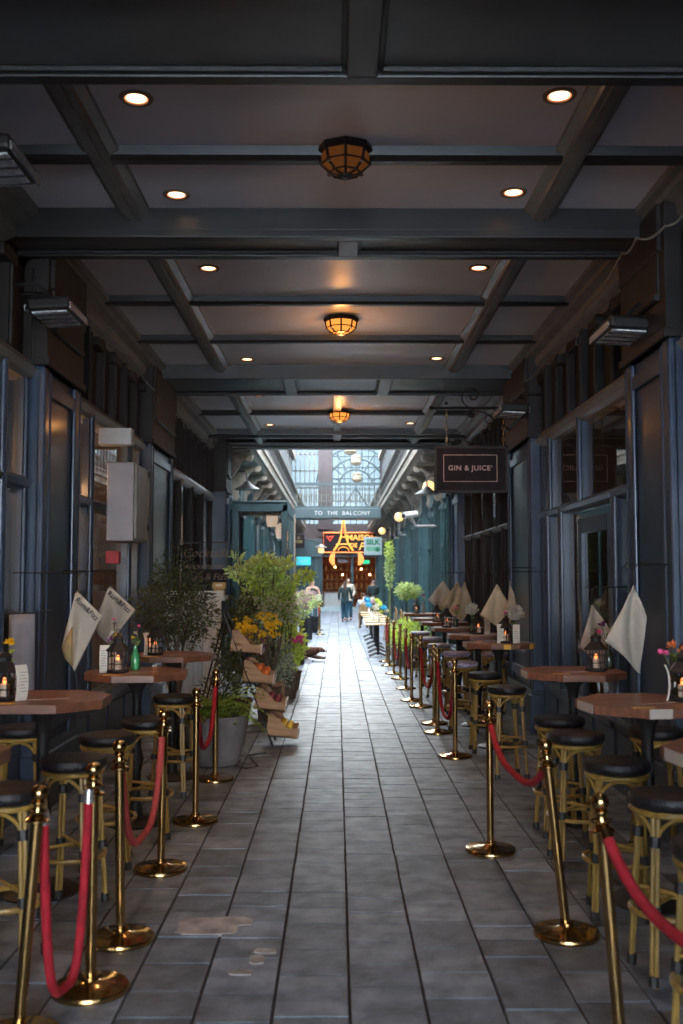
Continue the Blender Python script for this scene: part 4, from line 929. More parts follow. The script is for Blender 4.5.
# --- flower bottles
def bloom(m, c, r, rn, petals=14):
    for k in range(petals):
        a = rn.uniform(0, 2 * PI); e = rn.uniform(-.3, 1.2); d = Vector((math.cos(a) * math.cos(e), math.sin(a) * math.cos(e), math.sin(e)))
        m.leaf(Vector(c) + d * r * .1, d, r, r * .55, rnd=rn)
def vase(x, y, z, label, fl, body='bottle', h=.15, seed=0, hh=.10):
    rn = random.Random(seed + 77); t = thing('flower_vase', label, 'flower vase', (x, y, z), 0, 'flower vases on the tables')
    MB().lathe([(.030, 0), (.034, .01), (.034, h * .6), (.015, h * .8), (.015, h), (.018, h)], 14).build('bottle', body, t, True)
    s_ = MB(); l = MB(); by = {}
    for (dx, dz, r, mm) in fl:
        tip = Vector((dx, rn.uniform(-.02, .02), h + hh * dz)); s_.tube([(0, 0, h * .5), (dx * .3, 0, h), tip], .0028, 5); by.setdefault(mm, MB())
        if r > .04:
            by[mm].ball(tip, r * .72, 12, 8, (1, 1, .85))
            for k in range(110):
                a = rn.uniform(0, 2 * PI); e = math.asin(rn.uniform(-.6, 1)); d = Vector((math.cos(a) * math.cos(e), math.sin(a) * math.cos(e), math.sin(e))); by[mm].leaf(tip + d * r * .55, (d + Vector((0, 0, .3))), r * .5, r * .22, rnd=rn)
        else: bloom(by[mm], tip, r, rn, 18)
    for k in range(8):
        a = rn.uniform(0, 2 * PI); l.leaf((0, 0, h + rn.uniform(0, hh * .6)), (math.cos(a), math.sin(a), .6), .045, .018, rnd=rn)
    s_.build('stems', 'stem', t); l.build('leaves', 'leafmid', t)
    for mm, b_ in by.items(): b_.build('flower_head', mm, t)
Z = 1.061
vase(-1.84, 5.62, Z, 'bottle with yellow flower at the left frame edge', [(.0, 1.2, .035, 'fyel'), (.03, .8, .02, 'leaflime')], seed=1, hh=.12)
vase(-1.58, 7.12, Z, 'bottle with purple and yellow flowers behind the white card on the left', [(-.02, .6, .03, 'fpurp'), (.0, 1.5, .02, 'fpurp'), (.02, .8, .03, 'fyel'), (-.01, 1.0, .022, 'fwhite'), (0, 1.8, .015, 'fpink')], 'whiteceramic', seed=2, hh=.12)
vase(-1.45, 7.22, Z, 'green bottle with small white and magenta flowers on the left', [(.0, .9, .02, 'fwhite'), (.02, 1.4, .018, 'fpink'), (-.02, .6, .018, 'fyel')], 'greenbottle', .17, 3)
vase(1.87, 5.56, Z, 'bottle with pink and orange flowers at the right edge', [(-.06, .7, .035, 'fpink'), (.0, 1.1, .038, 'forange'), (.05, .9, .038, 'forange'), (.02, .5, .03, 'leaflime'), (.08, .6, .03, 'fpink')], h=.17, seed=4)
vase(1.82, 10.25, Z, 'bottle with one big white chrysanthemum', [(.0, 1.0, .105, 'fwhite'), (-.09, 1.1, .03, 'fpink')], 'greenbottle', .17, 5, .12)
vase(1.60, 11.85, Z, 'bottle with smaller cream chrysanthemum behind the big one', [(.0, 1.0, .09, 'fwhite')], 'bottle', .16, 6, .12)
vase(1.60, 13.5, Z, 'bottle with magenta flowers before the tan cloth', [(.0, 1.0, .03, 'fpink'), (.04, 1.3, .025, 'fpurp'), (-.03, .7, .025, 'fpink')], seed=7)
vase(1.58, 15.1, Z, 'bottle with lilac flowers at mid distance on the right', [(.0, 1.0, .035, 'fpurp'), (.04, 1.2, .03, 'fpurp')], seed=8)
vase(1.62, 18.75, Z, 'pale mint vase with one pink flower on the farthest bar table', [(.0, .9, .035, 'fpink')], 'paleblue', .24, 9)
vase(1.98, 7.3, Z, 'bottle with purple flowers half hidden by the big hanging cloth', [(-.05, 1.4, .035, 'fpurp'), (-.07, .8, .03, 'fpink')], h=.18, seed=10)

# ================================================================ HANGING CLOTHS
def cloth(top, w_, h, label, rz=0, txt=False, tail=.45, folded=True, skew=0.0, m_='linen', cor=None):
    """square of cotton hung by one corner from a wall hook, falling in folds with a yellow lining"""
    t = thing('hanging_cloth', label, 'hanging cloth', top, rz, 'cotton cloths hanging from hooks')
    # outline: top corner, right corner, bottom corner, left corner
    A, B, C, D = Vector((0, 0)), Vector((w_ * (.5 + skew), -h * tail)), Vector((skew * w_ * .6, -h)), Vector((-w_ * (.5 - skew), -h * (tail + .12)))
    if cor: B, C, D = [Vector(q) for q in cor]
    n = 12; vs = []; fs = []
    for i in range(n + 1):
        for j in range(n + 1):
            u, v = i / n, j / n; p = A * (1 - u) * (1 - v) + B * u * (1 - v) + C * u * v + D * (1 - u) * v
            yy = .028 * math.sin(4.2 * (u - v) + 1) * min(1, (u + v) * 1.2) + .012 * math.sin(9 * (u - v) + 3 * v)
            vs.append((p.x, yy, p.y))
    for i in range(n):
        for j in range(n): fs.append((i * (n + 1) + j, (i + 1) * (n + 1) + j, (i + 1) * (n + 1) + j + 1, i * (n + 1) + j + 1))
    o = MB().add(vs, fs).build('cotton_square', m_, t, True); so = o.modifiers.new('thickness', 'SOLIDIFY'); so.thickness = .004
    if folded:
        pass
        f_ = MB().add([(D.x, -.005, D.y), (D.x * .55 + .03, -.045, D.y * .62), (C.x - .01, -.02, C.y + h * .06), (D.x * .72, -.03, D.y - h * .13), (D.x * .35, -.05, D.y * 1.05)], [(0, 1, 4, 3), (1, 2, 4), (4, 2, 3)]).build('yellow_lining', 'linen2', t, True)
        so = f_.modifiers.new('thickness', 'SOLIDIFY'); so.thickness = .004
    ds_ = 1 if top[0] > 0 else -1
    m = MB(); m.tube([(0, 0, -.02), (0, 0, .09), (ds_ * .03, .02, .12), (ds_ * (2.25 - abs(top[0])) if abs(top[0]) < 2.2 else ds_ * .1, .05, .12)], .006, 6); m.tube([(0, 0, .09), (-ds_ * .04, 0, .13), (-ds_ * .07, 0, .10)], .005, 5)
    m.build('hook', 'iron', t, True)
    if txt:
        ang = math.atan2(B.y, B.x); mid = A.lerp(B, .52) + (C - B) * .10
        text('lettering', 'Rum&Fizz', (B - A).length * .20, (mid.x, -.045, mid.y), 'print', t, rot=(PI / 2, -ang, 0), ext=.001, bold=.0008)
c = at(76, 590, 7.0); cloth(c, .30, .60, 'cream cotton cloth hanging by its corner, nearer of two on the left', .25, True, .36, True, .06, cor=((.18, -.18), (-.0, -.57), (-.09, -.40)))
c = at(109, 586, 8.0); cloth(c, .36, .50, 'cream printed cloth tilted flat to view, farther of two on the left', .0, True, .45, False, .12, cor=((.22, -.19), (-.0, -.47), (-.115, -.33)))
c = at(634, 583, 6.5); cloth(c, .30, .58, 'large cream cloth hanging over the right table, yellow lining showing', .1, False, .46, False, -.14, cor=((.075, -.22), (.035, -.59), (-.20, -.37)))
c = at(592, 603, 7.6); cloth(c, .26, .52, 'grey cream cloth hanging behind the pointed lantern on the right', .0, False, .45, False, 0, cor=((.13, -.2), (.10, -.54), (-.10, -.33)))
c = at(497, 583, 10.7); cloth(c, .34, .46, 'tan cloth hanging wide beside the big chrysanthemum', 0, False, .62, False, -.05, 'tancloth')
c = at(510, 579, 10.5); cloth(c, .14, .52, 'narrow tan cloth hanging edge on behind the big chrysanthemum', .6, False, .5, False, 0, 'tancloth')
c = at(465, 581, 13.6); cloth(c, .34, .56, 'tan cloth at mid distance on the right, nearest of a cluster', .2, False, .6, True, -.2, 'tancloth')
c = at(458, 581, 14.8); cloth(c, .40, .50, 'tan cloth at mid distance on the right, middle of the cluster', .1, False, .6, False, -.2, 'tancloth')
c = at(443, 580, 16.2); cloth(c, .42, .52, 'pale cloth turned square to view, farthest of the right cluster', 0, False, .5, False, -.1)
t = thing('hanging_bag', 'grey cloth hung up behind the lantern at the left frame edge', 'cloth', at(22, 614, 7.0)); m = MB(); 
vs = []; fs = []
for i in range(7):
    for j in range(9): vs.append((-.09 + i * .03, .02 * math.sin(i * 1.3) * (.3 + j / 8), -.62 * j / 8))
for i in range(6):
    for j in range(8): fs.append((i * 9 + j, (i + 1) * 9 + j, (i + 1) * 9 + j + 1, i * 9 + j + 1))
o = MB().add(vs, fs).build('cotton', 'greybag', t, True); o.modifiers.new('thickness', 'SOLIDIFY').thickness = .004
MB().tube([(-.1, .0, 0), (.09, 0, .01), (.2, .02, .03)], .006, 6).build('hook_rail', 'iron', t)

# ================================================================ PLANTS
def leaves(name, m_, parent, blobs, n, L, W, seed, droop=0.0, hang=None):
    rn = random.Random(seed); m = MB(); tot = sum(b_[3] * b_[4] * b_[5] for b_ in blobs)
    for b_ in blobs:
        k = int(n * b_[3] * b_[4] * b_[5] / tot)
        for _ in range(k):
            v = Vector((rn.gauss(0, 1), rn.gauss(0, 1), rn.gauss(0, 1))).normalized() * (rn.random() ** .45)
            p = Vector((b_[0] + v.x * b_[3], b_[1] + v.y * b_[4], b_[2] + v.z * b_[5]))
            d = v + Vector((rn.uniform(-.6, .6), rn.uniform(-.6, .6), rn.uniform(-.5, .6) - droop))
            m.leaf(p, d, L * rn.uniform(.6, 1.25), W * rn.uniform(.7, 1.2), rnd=rn)
    return m.build(name, m_, parent)
def pot(parent, r, h, m_='terracotta', z=0, name='pot'):
    MB().lathe([(r * .7, z), (r * .74, z + .01), (r, z + h * .88), (r * 1.06, z + h * .9), (r * 1.06, z + h), (r * .92, z + h), (r * .9, z + h * .9)], 20).build(name, m_, parent, True)
    MB().lathe([(.001, z + h * .86), (r * .93, z + h * .86), (r * .93, z + h * .9), (.001, z + h * .9)], 16).build('soil', 'soil', parent)
def branches(parent, base, tips, r=.02, m_='bark', name='trunk', seed=0):
    rn = random.Random(seed); m = MB(); b0 = Vector(base)
    for tp in tips:
        tp = Vector(tp); mid = b0.lerp(tp, .5) + Vector((rn.uniform(-.05, .05), rn.uniform(-.05, .05), 0)); m.tube([b0, mid, tp], [r, r * .7, r * .3], 6)
    m.build(name, m_, parent, True)
rn = random.Random(11)
# dark tree
t = thing('potted_tree', 'dark olive potted tree with fine leaves behind the left tables', 'tree', (-1.60, 10.0, 0)); pot(t, .20, .42, 'iron')
branches(t, (0, 0, .4), [(.15, .05, 1.5), (-.2, 0, 1.6), (.05, -.1, 1.85), (-.05, .1, 1.3), (.25, -.05, 1.25), (-.3, .05, 1.25)], .022, seed=1)
leaves('foliage', 'leafdark', t, [(0, 0, 1.45, .38, .32, .36), (.18, 0, 1.35, .24, .22, .25), (-.25, 0, 1.4, .26, .22, .28), (0, 0, 1.75, .24, .22, .26), (-.05, 0, 1.15, .34, .25, .16)], 3600, .055, .018, 5)
# fern planter
t = thing('concrete_planter', 'grey concrete bowl planter with bright fern beside the stanchions', 'planter', (-1.12, 9.35, 0))
MB().lathe([(.17, 0), (.20, .01), (.27, .22), (.29, .40), (.30, .46), (.27, .46), (.25, .38)], 32).build('bowl', 'concrete', t, True); MB().lathe([(.001, .40), (.26, .40), (.26, .42), (.001, .42)], 18).build('soil', 'soil', t)
m = MB()
for k in range(64):
    a = rn.uniform(0, 2 * PI); L = rn.uniform(.30, .56); el = rn.uniform(.5, 1.2); pts = []
    for q in range(7):
        u = q / 6; pts.append(Vector((math.cos(a) * L * u * math.cos(el * (1 - u * .5)), math.sin(a) * L * u * math.cos(el * (1 - u * .5)), .42 + L * (1.5 * math.sin(el) * u - .95 * u * u))))
    m.tube(pts, .0025, 4)
    for q in range(1, 7):
        for s in (-1, 1):
            for w2 in (0, .5):
                p = pts[q - 1].lerp(pts[q], w2); d = (pts[q] - pts[q - 1]).normalized(); side = d.cross(Vector((0, 0, 1))).normalized() * s
                m.leaf(p, side + d * .5 + Vector((0, 0, -.1)), .085 * (1.2 - q / 8), .028, up=(0, 0, 1))
m.build('fern_fronds', 'fern', t)
leaves('trailing_foliage', 'leafdark', t, [(.02, .1, .62, .20, .15, .22), (.10, .12, .85, .14, .12, .22)], 700, .07, .014, 8)
# white boarded screen with gold lettered sign
t = thing('boarded_screen', 'white vertical boarded screen behind the fern planter', 'screen', (-1.76, 12.4, 0))
m = MB()
for k in range(6): m.box(-.36 + k * .115, -.25 + k * .115, 0, .03, .02, 1.52)
m.build('boards', 'whiteold', t, bevel=.006); MB().box(-.38, .36, -.01, .04, 1.50, 1.56).build('cap_rail', 'whiteold', t); MB().box(-.38, .36, -.01, .04, 0, .10).build('foot_rail', 'whiteold', t); MB().box(-.38, .36, .03, .45, 1.44, 1.5).build('shelf', 'whiteold', t)
for i, (px, py, w2) in enumerate([(219, 590, .085), (219, 598, .065)]):
    c = at(px, py, 12.55); q = thing('yellow_box', ['pale yellow box stacked on top behind the white screen', 'pale yellow box stacked lower behind the white screen'][i], 'box', (c.x, 12.6, 1.50 + .085 * (1 - i))); MB().box(-w2, w2, -.06, .06, 0, .08).build('carton', 'linen2', q, bevel=.008); MB().box(-w2 * .5, w2 * .5, -.062, -.06, .03, .06).build('label_patch', 'paper', q)
t = thing('window_lettering_sign', 'dark projecting sign with faded gold script above the white screen', 'sign', (0, 13.1, 0))
a_ = at(186, 571, 13.1); b_ = at(226, 583, 13.1); MB().box(a_.x, b_.x, 0, .03, b_.z - .02, a_.z + .02).build('board', 'signblack', t); text('lettering', 'Rum & Fizz', .12, ((a_.x + b_.x) / 2, -.006, (a_.z + b_.z) / 2), 'goldleaf', t, shear=.2)
a_ = at(183, 551, 13.1); b_ = at(227, 567, 13.1); text('script', 'Cocktails', .16, ((a_.x + b_.x) / 2, -.006, a_.z - .03), 'goldleaf', t, shear=.35); text('script', 'BAR & KITCHEN', .07, ((a_.x + b_.x) / 2, -.006, b_.z + .0), 'goldleaf', t)
MB().box(-2.2, b_.x, .0, .02, a_.z + .10, a_.z + .12).build('top_rail', 'iron', t); MB().box(b_.x - .02, b_.x, 0, .02, b_.z - .2, a_.z + .1).build('side_rail', 'iron', t)
for z in (.16, .95): MB().box(-2.06, -2.02, -.004, .0, a_.z + z - .08, a_.z + z).build('gold_emblem', 'goldleaf', t)

# crate rack: leaning ladder with four crates
t = thing('crate_rack', 'black leaning metal display rack carrying four pine crates', 'display rack', (-.65, 10.5, 0))
A_, B_ = Vector((.0, 0, 0)), Vector((-.52, 0, 1.38))
m = MB()
for yy in (-.22, .22): m.tube([A_ + Vector((0, yy, 0)), B_ + Vector((0, yy, 0))], .012, 7)
for k in range(5): p = A_.lerp(B_, .06 + .22 * k); m.tube([p + Vector((0, -.22, 0)), p + Vector((0, .22, 0))], .009, 6)
m.build('ladder_frame', 'iron', t); m = MB()
for yy in (-.22, .22): m.tube([B_ + Vector((0, yy, -.1)), Vector((-.85, yy, 0))], .010, 6); m.tube([Vector((-.06, yy, .17)), Vector((-.82, yy, .10))], .007, 6)
m.build('back_leg', 'iron', t)
def crate(loc, label, mat_='crate'):
    q = thing('wooden_crate', label, 'crate', loc, 0, 'pine crates on the display rack'); W, D_, H_ = .30, .42, .15
    sl_ = Matrix.Rotation(math.radians(12), 3, 'Y')
    for yy in (-D_ / 2, D_ / 2 - .012):
        poly = [(-W / 2, 0), (W / 2, -.0), (W / 2, H_ * .72), (W * .3, H_ * .62), (W * .12, H_ * .66), (-W * .12, H_ * 1.15), (-W * .32, H_ * 1.45), (-W / 2, H_ * 1.5)]
        MB().prof_y(poly, yy, yy + .012).build('scooped_side', mat_, q)
    MB().box(-W / 2, W / 2, -D_ / 2, D_ / 2, 0, .012).build('bottom', mat_, q); MB().box(W / 2, W / 2 + .012, -D_ / 2, D_ / 2, 0, H_ * .72).build('front_board', 'woodedge', q); MB().box(-W / 2 - .012, -W / 2, -D_ / 2, D_ / 2, 0, H_ * 1.5).build('back_board', mat_, q)
    return q
cr = []
labs = ['lowest pine crate of the rack, holding lemons', 'second lowest pine crate of the rack, holding dark red fruit', 'third pine crate up, holding oranges', 'topmost pine crate of the rack, planted with yellow flowers']
for k, (px, py) in enumerate([(282, 737), (270, 710), (258, 683), (246, 653)]):
    c = at(px, py, 10.3); q = crate((c.x, 10.48, c.z), labs[k]); q.rotation_euler = (0, math.radians(6), 0); cr.append(q)
def fruit(proto_m, kind, label, grp, crate_, n, r, seed):
    rn2 = random.Random(seed); o0 = MB().ball((0, 0, 0), r, 12, 8, (1, 1, .95)).build(kind, proto_m, None, True); tag(o0, label, kind.replace('_', ' '), grp)
    spots = [(-.03 + .065 * (i % 3), -.16 + .075 * (i // 3), .012 + r + (.055 if i % 3 < 2 else .03)) for i in range(n)]
    for i, s_ in enumerate(spots):
        o = o0 if i == 0 else o0.copy()
        if i: COL.objects.link(o)
        o.location = Vector(crate_.location) + Vector((s_[0] - .02, s_[1], s_[2] + .03)); o.rotation_euler = (rn2.uniform(0, 3), 0, 0)
fruit('lemon', 'lemon', 'yellow lemon lying in the lowest crate', 'lemons in the lowest crate', cr[0], 12, .032, 1)
fruit('redfruit', 'plum', 'dark red plum lying in the second crate', 'plums in the second crate', cr[1], 12, .033, 2)
fruit('orangefruit', 'orange', 'orange lying in the third crate', 'oranges in the third crate', cr[2], 14, .040, 3)
# yellow flowers growing from top crate
t = thing('yellow_orchids', 'bright yellow and purple flowers standing in the topmost crate', 'flowers', Vector(cr[3].location) + Vector((0, 0, .02)))
m = MB(); s_ = MB(); pm = MB(); rq = random.Random(4)
for k in range(30):
    tip = Vector((rq.uniform(-.12, .34), rq.uniform(-.16, .16), rq.uniform(.10, .36))); s_.tube([(tip.x * .3, tip.y * .5, 0), tip * .7, tip], .003, 4)
    for j in range(4): bloom(m, tip + Vector((rq.uniform(-.03, .03), rq.uniform(-.03, .03), rq.uniform(-.05, .03))), .034, rq, 10)
for k in range(22):
    bloom(pm, (rq.uniform(-.15, .2), rq.uniform(-.15, .15), rq.uniform(.03, .2)), .032, rq, 10)
m.build('yellow_flower_heads', 'fyel', t); s_.build('stems', 'stem', t); pm.build('purple_flower_heads', 'fpurp', t)
t = thing('wired_lights_cable', 'thin dark cable looping on the floor by the planter', 'cable', (0, 0, 0)); MB().tube([(-.70, 9.9, .01), (-.85, 9.7, .02), (-.78, 9.45, .01), (-.72, 9.2, .012), (-.82, 9.1, .01), (-.93, 9.25, .01), (-.9, 9.5, .015)], .006, 6).build('cord', 'iron', t, True)
# tall yellow-green shrub
def shrub(name, label, loc, blobs, m_, n, L, W, seed, tips=None, potm='bark', pr=.15, ph=.35, cat='shrub', extra=None):
    t = thing(name, label, cat, loc); 
    if ph: pot(t, pr, ph, potm)
    if tips: branches(t, (0, 0, ph * .8), tips, .018, seed=seed, name='stems')
    leaves('foliage', m_, t, blobs, n, L, W, seed)
    if extra: extra(t)
    return t
def ex_white(n, box, m_, r, seed):
    def f(t):
        rq = random.Random(seed); m = MB()
        for k in range(n): bloom(m, (rq.uniform(box[0], box[1]), rq.uniform(box[2], box[3]), rq.uniform(box[4], box[5])), r, rq, 9)
        m.build('flower_heads', m_, t)
    return f
d = 12.8; c = at(270, 575, d)
rk = random.Random(9); CL = []; CT = []
for k in range(26):
    a_ = rk.uniform(0, 2 * PI); rr = rk.uniform(.15, 1); zz = c.z + rk.uniform(-.05, .30) - .12 * rr
    CL.append((rr * .44 * math.cos(a_), rr * .34 * math.sin(a_), zz, rk.uniform(.07, .14), rk.uniform(.07, .13), rk.uniform(.05, .09)))
for k in range(12): CL.append((rk.uniform(-.25, .25), rk.uniform(-.2, .2), c.z - rk.uniform(.1, .45), .10, .10, .10))
CL += [(.45, -.05, c.z + .0, .10, .08, .07), (-.42, 0, c.z + .25, .07, .07, .05)]
shrub('tall_shrub', 'tall lime leaved shrub arching above the flower display on the left', (c.x, d, 0), CL, 'leafsunlit', 2300, .078, .038, 21, [(q[0], q[1], q[2]) for q in CL[::3]], extra=lambda t: leaves('lime_tips', 'leaflime', t, CL[::2] + [(.45, -.05, c.z + .0, .10, .08, .07)], 900, .085, .042, 22, .3))
c = at(272, 615, 12.2); shrub('flowering_shrub', 'shrub with tiny white blossom behind the yellow flowers', (c.x - .05, 12.2, 0), [(-.15, 0, c.z + .05, .26, .2, .24), (.18, 0, c.z + .02, .18, .2, .26)], 'leafmid', 1100, .06, .022, 23, [(-.15, 0, c.z), (.15, 0, c.z), (.25, 0, c.z + .2)], extra=ex_white(200, (-.34, .34, -.24, .0, c.z - .1, c.z + .22), 'fwhite', .026, 3))
c = at(268, 665, 11.9); shrub('variegated_plant', 'variegated cream and green bush in a wooden planter behind the crates', (c.x + .02, 12.9, 0), [(0, 0, c.z + .02, .22, .2, .30), (.10, 0, c.z - .14, .16, .18, .22), (-.12, 0, c.z + .1, .18, .18, .25)], 'leafgrey', 1500, .055, .03, 24, [(0, 0, c.z + .1), (.1, 0, c.z), (-.1, 0, c.z + .2)], ph=0)
t = thing('wooden_planter', 'tall slatted wooden planter box behind the fruit crates', 'planter', (-.80, 12.95, 0)); MB().box(-.12, .12, -.14, .14, 0, .40).build('box', 'crate', t, bevel=.008)
m = MB()
for z in (.1, .2, .3): m.box(-.124, .124, -.144, .144, z, z + .008)
m.build('slat_lines', 'tan', t)
c = at(246, 640, 11.6); shrub('dark_bush', 'dark green bush behind the top crate by the white screen', (c.x - .1, 11.5, 0), [(0, 0, c.z - .1, .26, .2, .34), (.05, 0, c.z + .28, .22, .2, .26), (.1, 0, c.z - .35, .2, .2, .25)], 'leafdark', 1700, .07, .028, 25, [(0, 0, 1.2), (.1, 0, 1.4)], pr=.18)
c = at(290, 620, 15.5); shrub('lime_climber', 'lime green leaved plant with a pink ribbon further down the left', (c.x + .02, 15.5, 0), [(0, 0, c.z - .15, .18, .2, .22), (.1, 0, c.z - .4, .14, .18, .22), (-.06, 0, c.z - .55, .2, .2, .25)], 'leaflime', 900, .08, .045, 26, [(0, 0, c.z), (.1, 0, c.z - .2)], pr=.16, ph=.3, extra=ex_white(12, (.05, .18, -.25, -.15, c.z - .36, c.z - .24), 'fpink', .06, 5))
c = at(290, 600, 14.5); shrub('white_blossom_plant', 'tall stems with white blossom between the lime shrubs on the left', (c.x - .02, 14.4, 0), [(0, 0, c.z - .1, .14, .15, .32)], 'leaflight', 500, .05, .02, 27, [(.05, 0, c.z + .2), (-.06, 0, c.z + .15), (0, 0, c.z)], extra=ex_white(70, (-.14, .16, -.14, .1, c.z - .35, c.z + .2), 'fwhite', .024, 6))
for i, (px, py, d, mm) in enumerate([(300, 605, 20, 'fpale'), (304, 596, 24, 'fpale'), (309, 596, 28, 'fpale'), (315, 599, 31.5, 'fwhite')]):
    c = at(px, py, d); shrub('flower_box', ['pale pink blossoms nearest on the left café row', 'pale pink blossoms, second on the left café row', 'white blossoms, third on the left café row', 'white blossoms before the blonde person'][i], (c.x, d, 0), [(0, 0, c.z - .08, .22, .3, .20)], 'leaflight', 420, .07, .04, 30 + i, [(0, 0, c.z - .1)], potm='iron', pr=.12, ph=c.z - .55, extra=ex_white(60, (-.2, .2, -.3, .1, c.z - .1, c.z + .12), mm, .05, 7 + i))
shrub('window_climber', 'narrow green climber behind the right shop glass near the pilaster', (2.62, 8.75, 0.01), [(0, 0, 1.75, .10, .10, .42), (.02, 0, 1.3, .10, .1, .3)], 'leafmid', 420, .05, .025, 90, [(0, 0, 2.1), (.03, 0, 1.6)], pr=.13)
# right side greenery
c = at(407, 592, 20.2); shrub('topiary', 'round pale leaved topiary tree on the right behind the last bar table', (c.x, 20.2, 0), [(0, 0, c.z - .0, .24, .24, .15), (.10, 0, c.z + .02, .22, .2, .10), (-.05, 0, c.z + .10, .16, .16, .10)], 'leaflight', 900, .065, .035, 40, [(0, 0, c.z), (.08, 0, c.z - .02), (-.06, 0, c.z)], potm='concrete', pr=.2, ph=.45, cat='tree', extra=ex_white(30, (-.2, .25, -.2, .1, c.z - .1, c.z + .12), 'fwhite', .03, 12))
for i, (px, py, d) in enumerate([(394, 632, 19.78), (402, 645, 19.25), (390, 648, 21.0)]):
    c = at(px, py, d); q = thing('box_planter', ['concrete box of lime foliage on the right, middle one', 'concrete box of lime foliage on the right, nearest one', 'concrete box of lime foliage on the right, farthest one'][i], 'planter', (c.x + .25, d, 0))
    MB().box(-.22, .22, -.16, .16, 0, .42).build('box', 'concrete', q, bevel=.01); leaves('foliage', 'leaflime', q, [(0, 0, .62, .30, .2, .24), (-.1, 0, .45, .22, .2, .16)], 520, .08, .045, 50 + i); leaves('pale_foliage', 'leaflight', q, [(.1, 0, .68, .22, .2, .18)], 220, .06, .03, 60 + i)
c = at(388, 565, 34); q = thing('hanging_plant', 'trailing pale green plant on the far right pillar under the white sign', 'plant', (c.x + .05, 34, 0)); leaves('foliage', 'leaflight', q, [(0, 0, c.z - .1, .15, .15, .75)], 500, .10, .05, 70); leaves('lime_top', 'leaflime', q, [(0, -.05, c.z + .5, .16, .15, .3)], 140, .10, .05, 71); MB().tube([(0, 0, 0), (.02, 0, c.z + .5)], .03, 6).build('stem', 'stem', q); MB().lathe([(.14, 0), (.18, .3), (.16, .3)], 12).build('pot', 'concrete', q)
# turquoise plant bottom left
q = thing('turquoise_plant', 'plant with turquoise leaves at the lower left frame edge', 'plant', (-1.33, 3.3, 0)); m = MB(); pot(q, .10, .2, 'iron')
m.tube([(0, 0, .15), (.03, 0, .5), (-.02, 0, .95)], .008, 6); m.tube([(.03, 0, .5), (.16, 0, .68), (.18, 0, .80)], .006, 6); m.tube([(.01, 0, .4), (.14, 0, .52)], .006, 6); m.build('stems', 'stem', q, True)
m = MB()
for (x, z, dx, dz) in ((.04, .92, .8, .5), (.05, .78, 1, .25), (.10, .60, -.2, -1), (.14, .54, .1, -1), (.0, .95, -.6, .6), (.06, .88, .9, .8)): m.leaf((x, -.02, z), (dx, -.2, dz), .15, .07, up=(0, 1, .2))
m.build('turquoise_leaves', 'tealleaf', q)

# ================================================================ FAR CAFÉ FURNITURE
def make_cafe():
    t = thing('cafe_table', 'x', 'table')
    MB().box(-.30, .30, -.30, .30, .70, .725).build('tabletop', 'lightwood', t, bevel=.01); MB().tube([(0, 0, .05), (0, 0, .70)], .028, 10).build('column', 'iron', t, True)
    for k in range(4):
        a = PI / 4 + k * PI / 2; MB().tube([(0, 0, .10), (.14 * math.cos(a), .14 * math.sin(a), .06), (.28 * math.cos(a), .28 * math.sin(a), .012)], [.02, .016, .012], 6).build('foot', 'iron', t, True)
    return t
ct = make_cafe(); cs = [(.90, 21.9), (.93, 23.2), (.95, 24.5), (.97, 26.0), (.96, 27.5), (.98, 29.2)]
cl_ = ['square café table nearest on the right', 'square café table, second on the right', 'square café table, third on the right', 'square café table, fourth on the right', 'square café table, fifth on the right', 'square café table farthest on the right']
for i, (x, y) in enumerate(cs):
    if i == 0: ct.location = (x, y, 0); ct['label'] = cl_[0] + ' with a black star foot'; ct['group'] = 'pale topped café tables'
    else: dup(ct, (x, y, 0), 0, cl_[i] + ' with a black star foot')
for i, (x, y) in enumerate([(-1.42, 24.0), (-1.42, 25.6), (-1.40, 27.4), (-1.40, 29.2)]): dup(ct, (x, y, 0), 0, ['nearest', 'second', 'third', 'farthest'][i] + ' café table on the left below the blossoms')
def make_chair():
    t = thing('cafe_chair', 'x', 'chair')
    MB().lathe([(.17, .43), (.20, .44), (.20, .46), (.0, .465)], 16).build('seat', 'bentwood', t, True)
    for (x, y) in ((-.14, -.14), (.14, -.14), (-.14, .14), (.14, .14)): MB().tube([(x, y, .44), (x * 1.25, y * 1.25, 0)], .014, 7).build('leg', 'bentwood', t, True)
    m = MB(); pts = [(.17 * math.cos(PI * k / 12), .15, .46 + .44 * math.sin(PI * k / 12) ** .6) for k in range(13)]; m.tube(pts, .014, 7); m.build('back_hoop', 'bentwood', t, True)
    m = MB(); m.add([(-.14, .15, .60), (.14, .15, .60), (.12, .17, .84), (-.12, .17, .84), (-.14, .165, .60), (.14, .165, .60), (.12, .185, .84), (-.12, .185, .84)], [(0, 1, 2, 3), (7, 6, 5, 4), (0, 3, 7, 4), (1, 5, 6, 2), (3, 2, 6, 7), (0, 4, 5, 1)]); m.build('back_panel', 'bentwood', t)
    return t
ch = make_chair(); fs_ = True
for i, (x, y, rz) in enumerate([(1.42, 22.3, -1.2), (1.45, 24.0, -1.4), (1.5, 25.8, -1.5), (1.48, 27.6, -1.5), (-1.5, 24.8, 0), (-1.46, 26.5, 0), (-1.4, 28.3, 0), (-1.35, 31.4, .4)]):
    lab = ['brown wicker café chair tilted beside the nearest right café table', 'brown café chair second along the right wall', 'brown café chair third along the right wall', 'brown café chair farthest along the right wall', 'brown café chair nearest on the far left side', 'brown café chair middle on the far left side', 'brown café chair third on the far left side', 'brown café chair farthest on the far left side'][i]
    if i == 0: ch.location = (x, y, 0); ch.rotation_euler = (0, 0, rz); ch['label'] = lab; ch['group'] = 'bentwood café chairs'
    else: dup(ch, (x, y, 0), rz, lab)
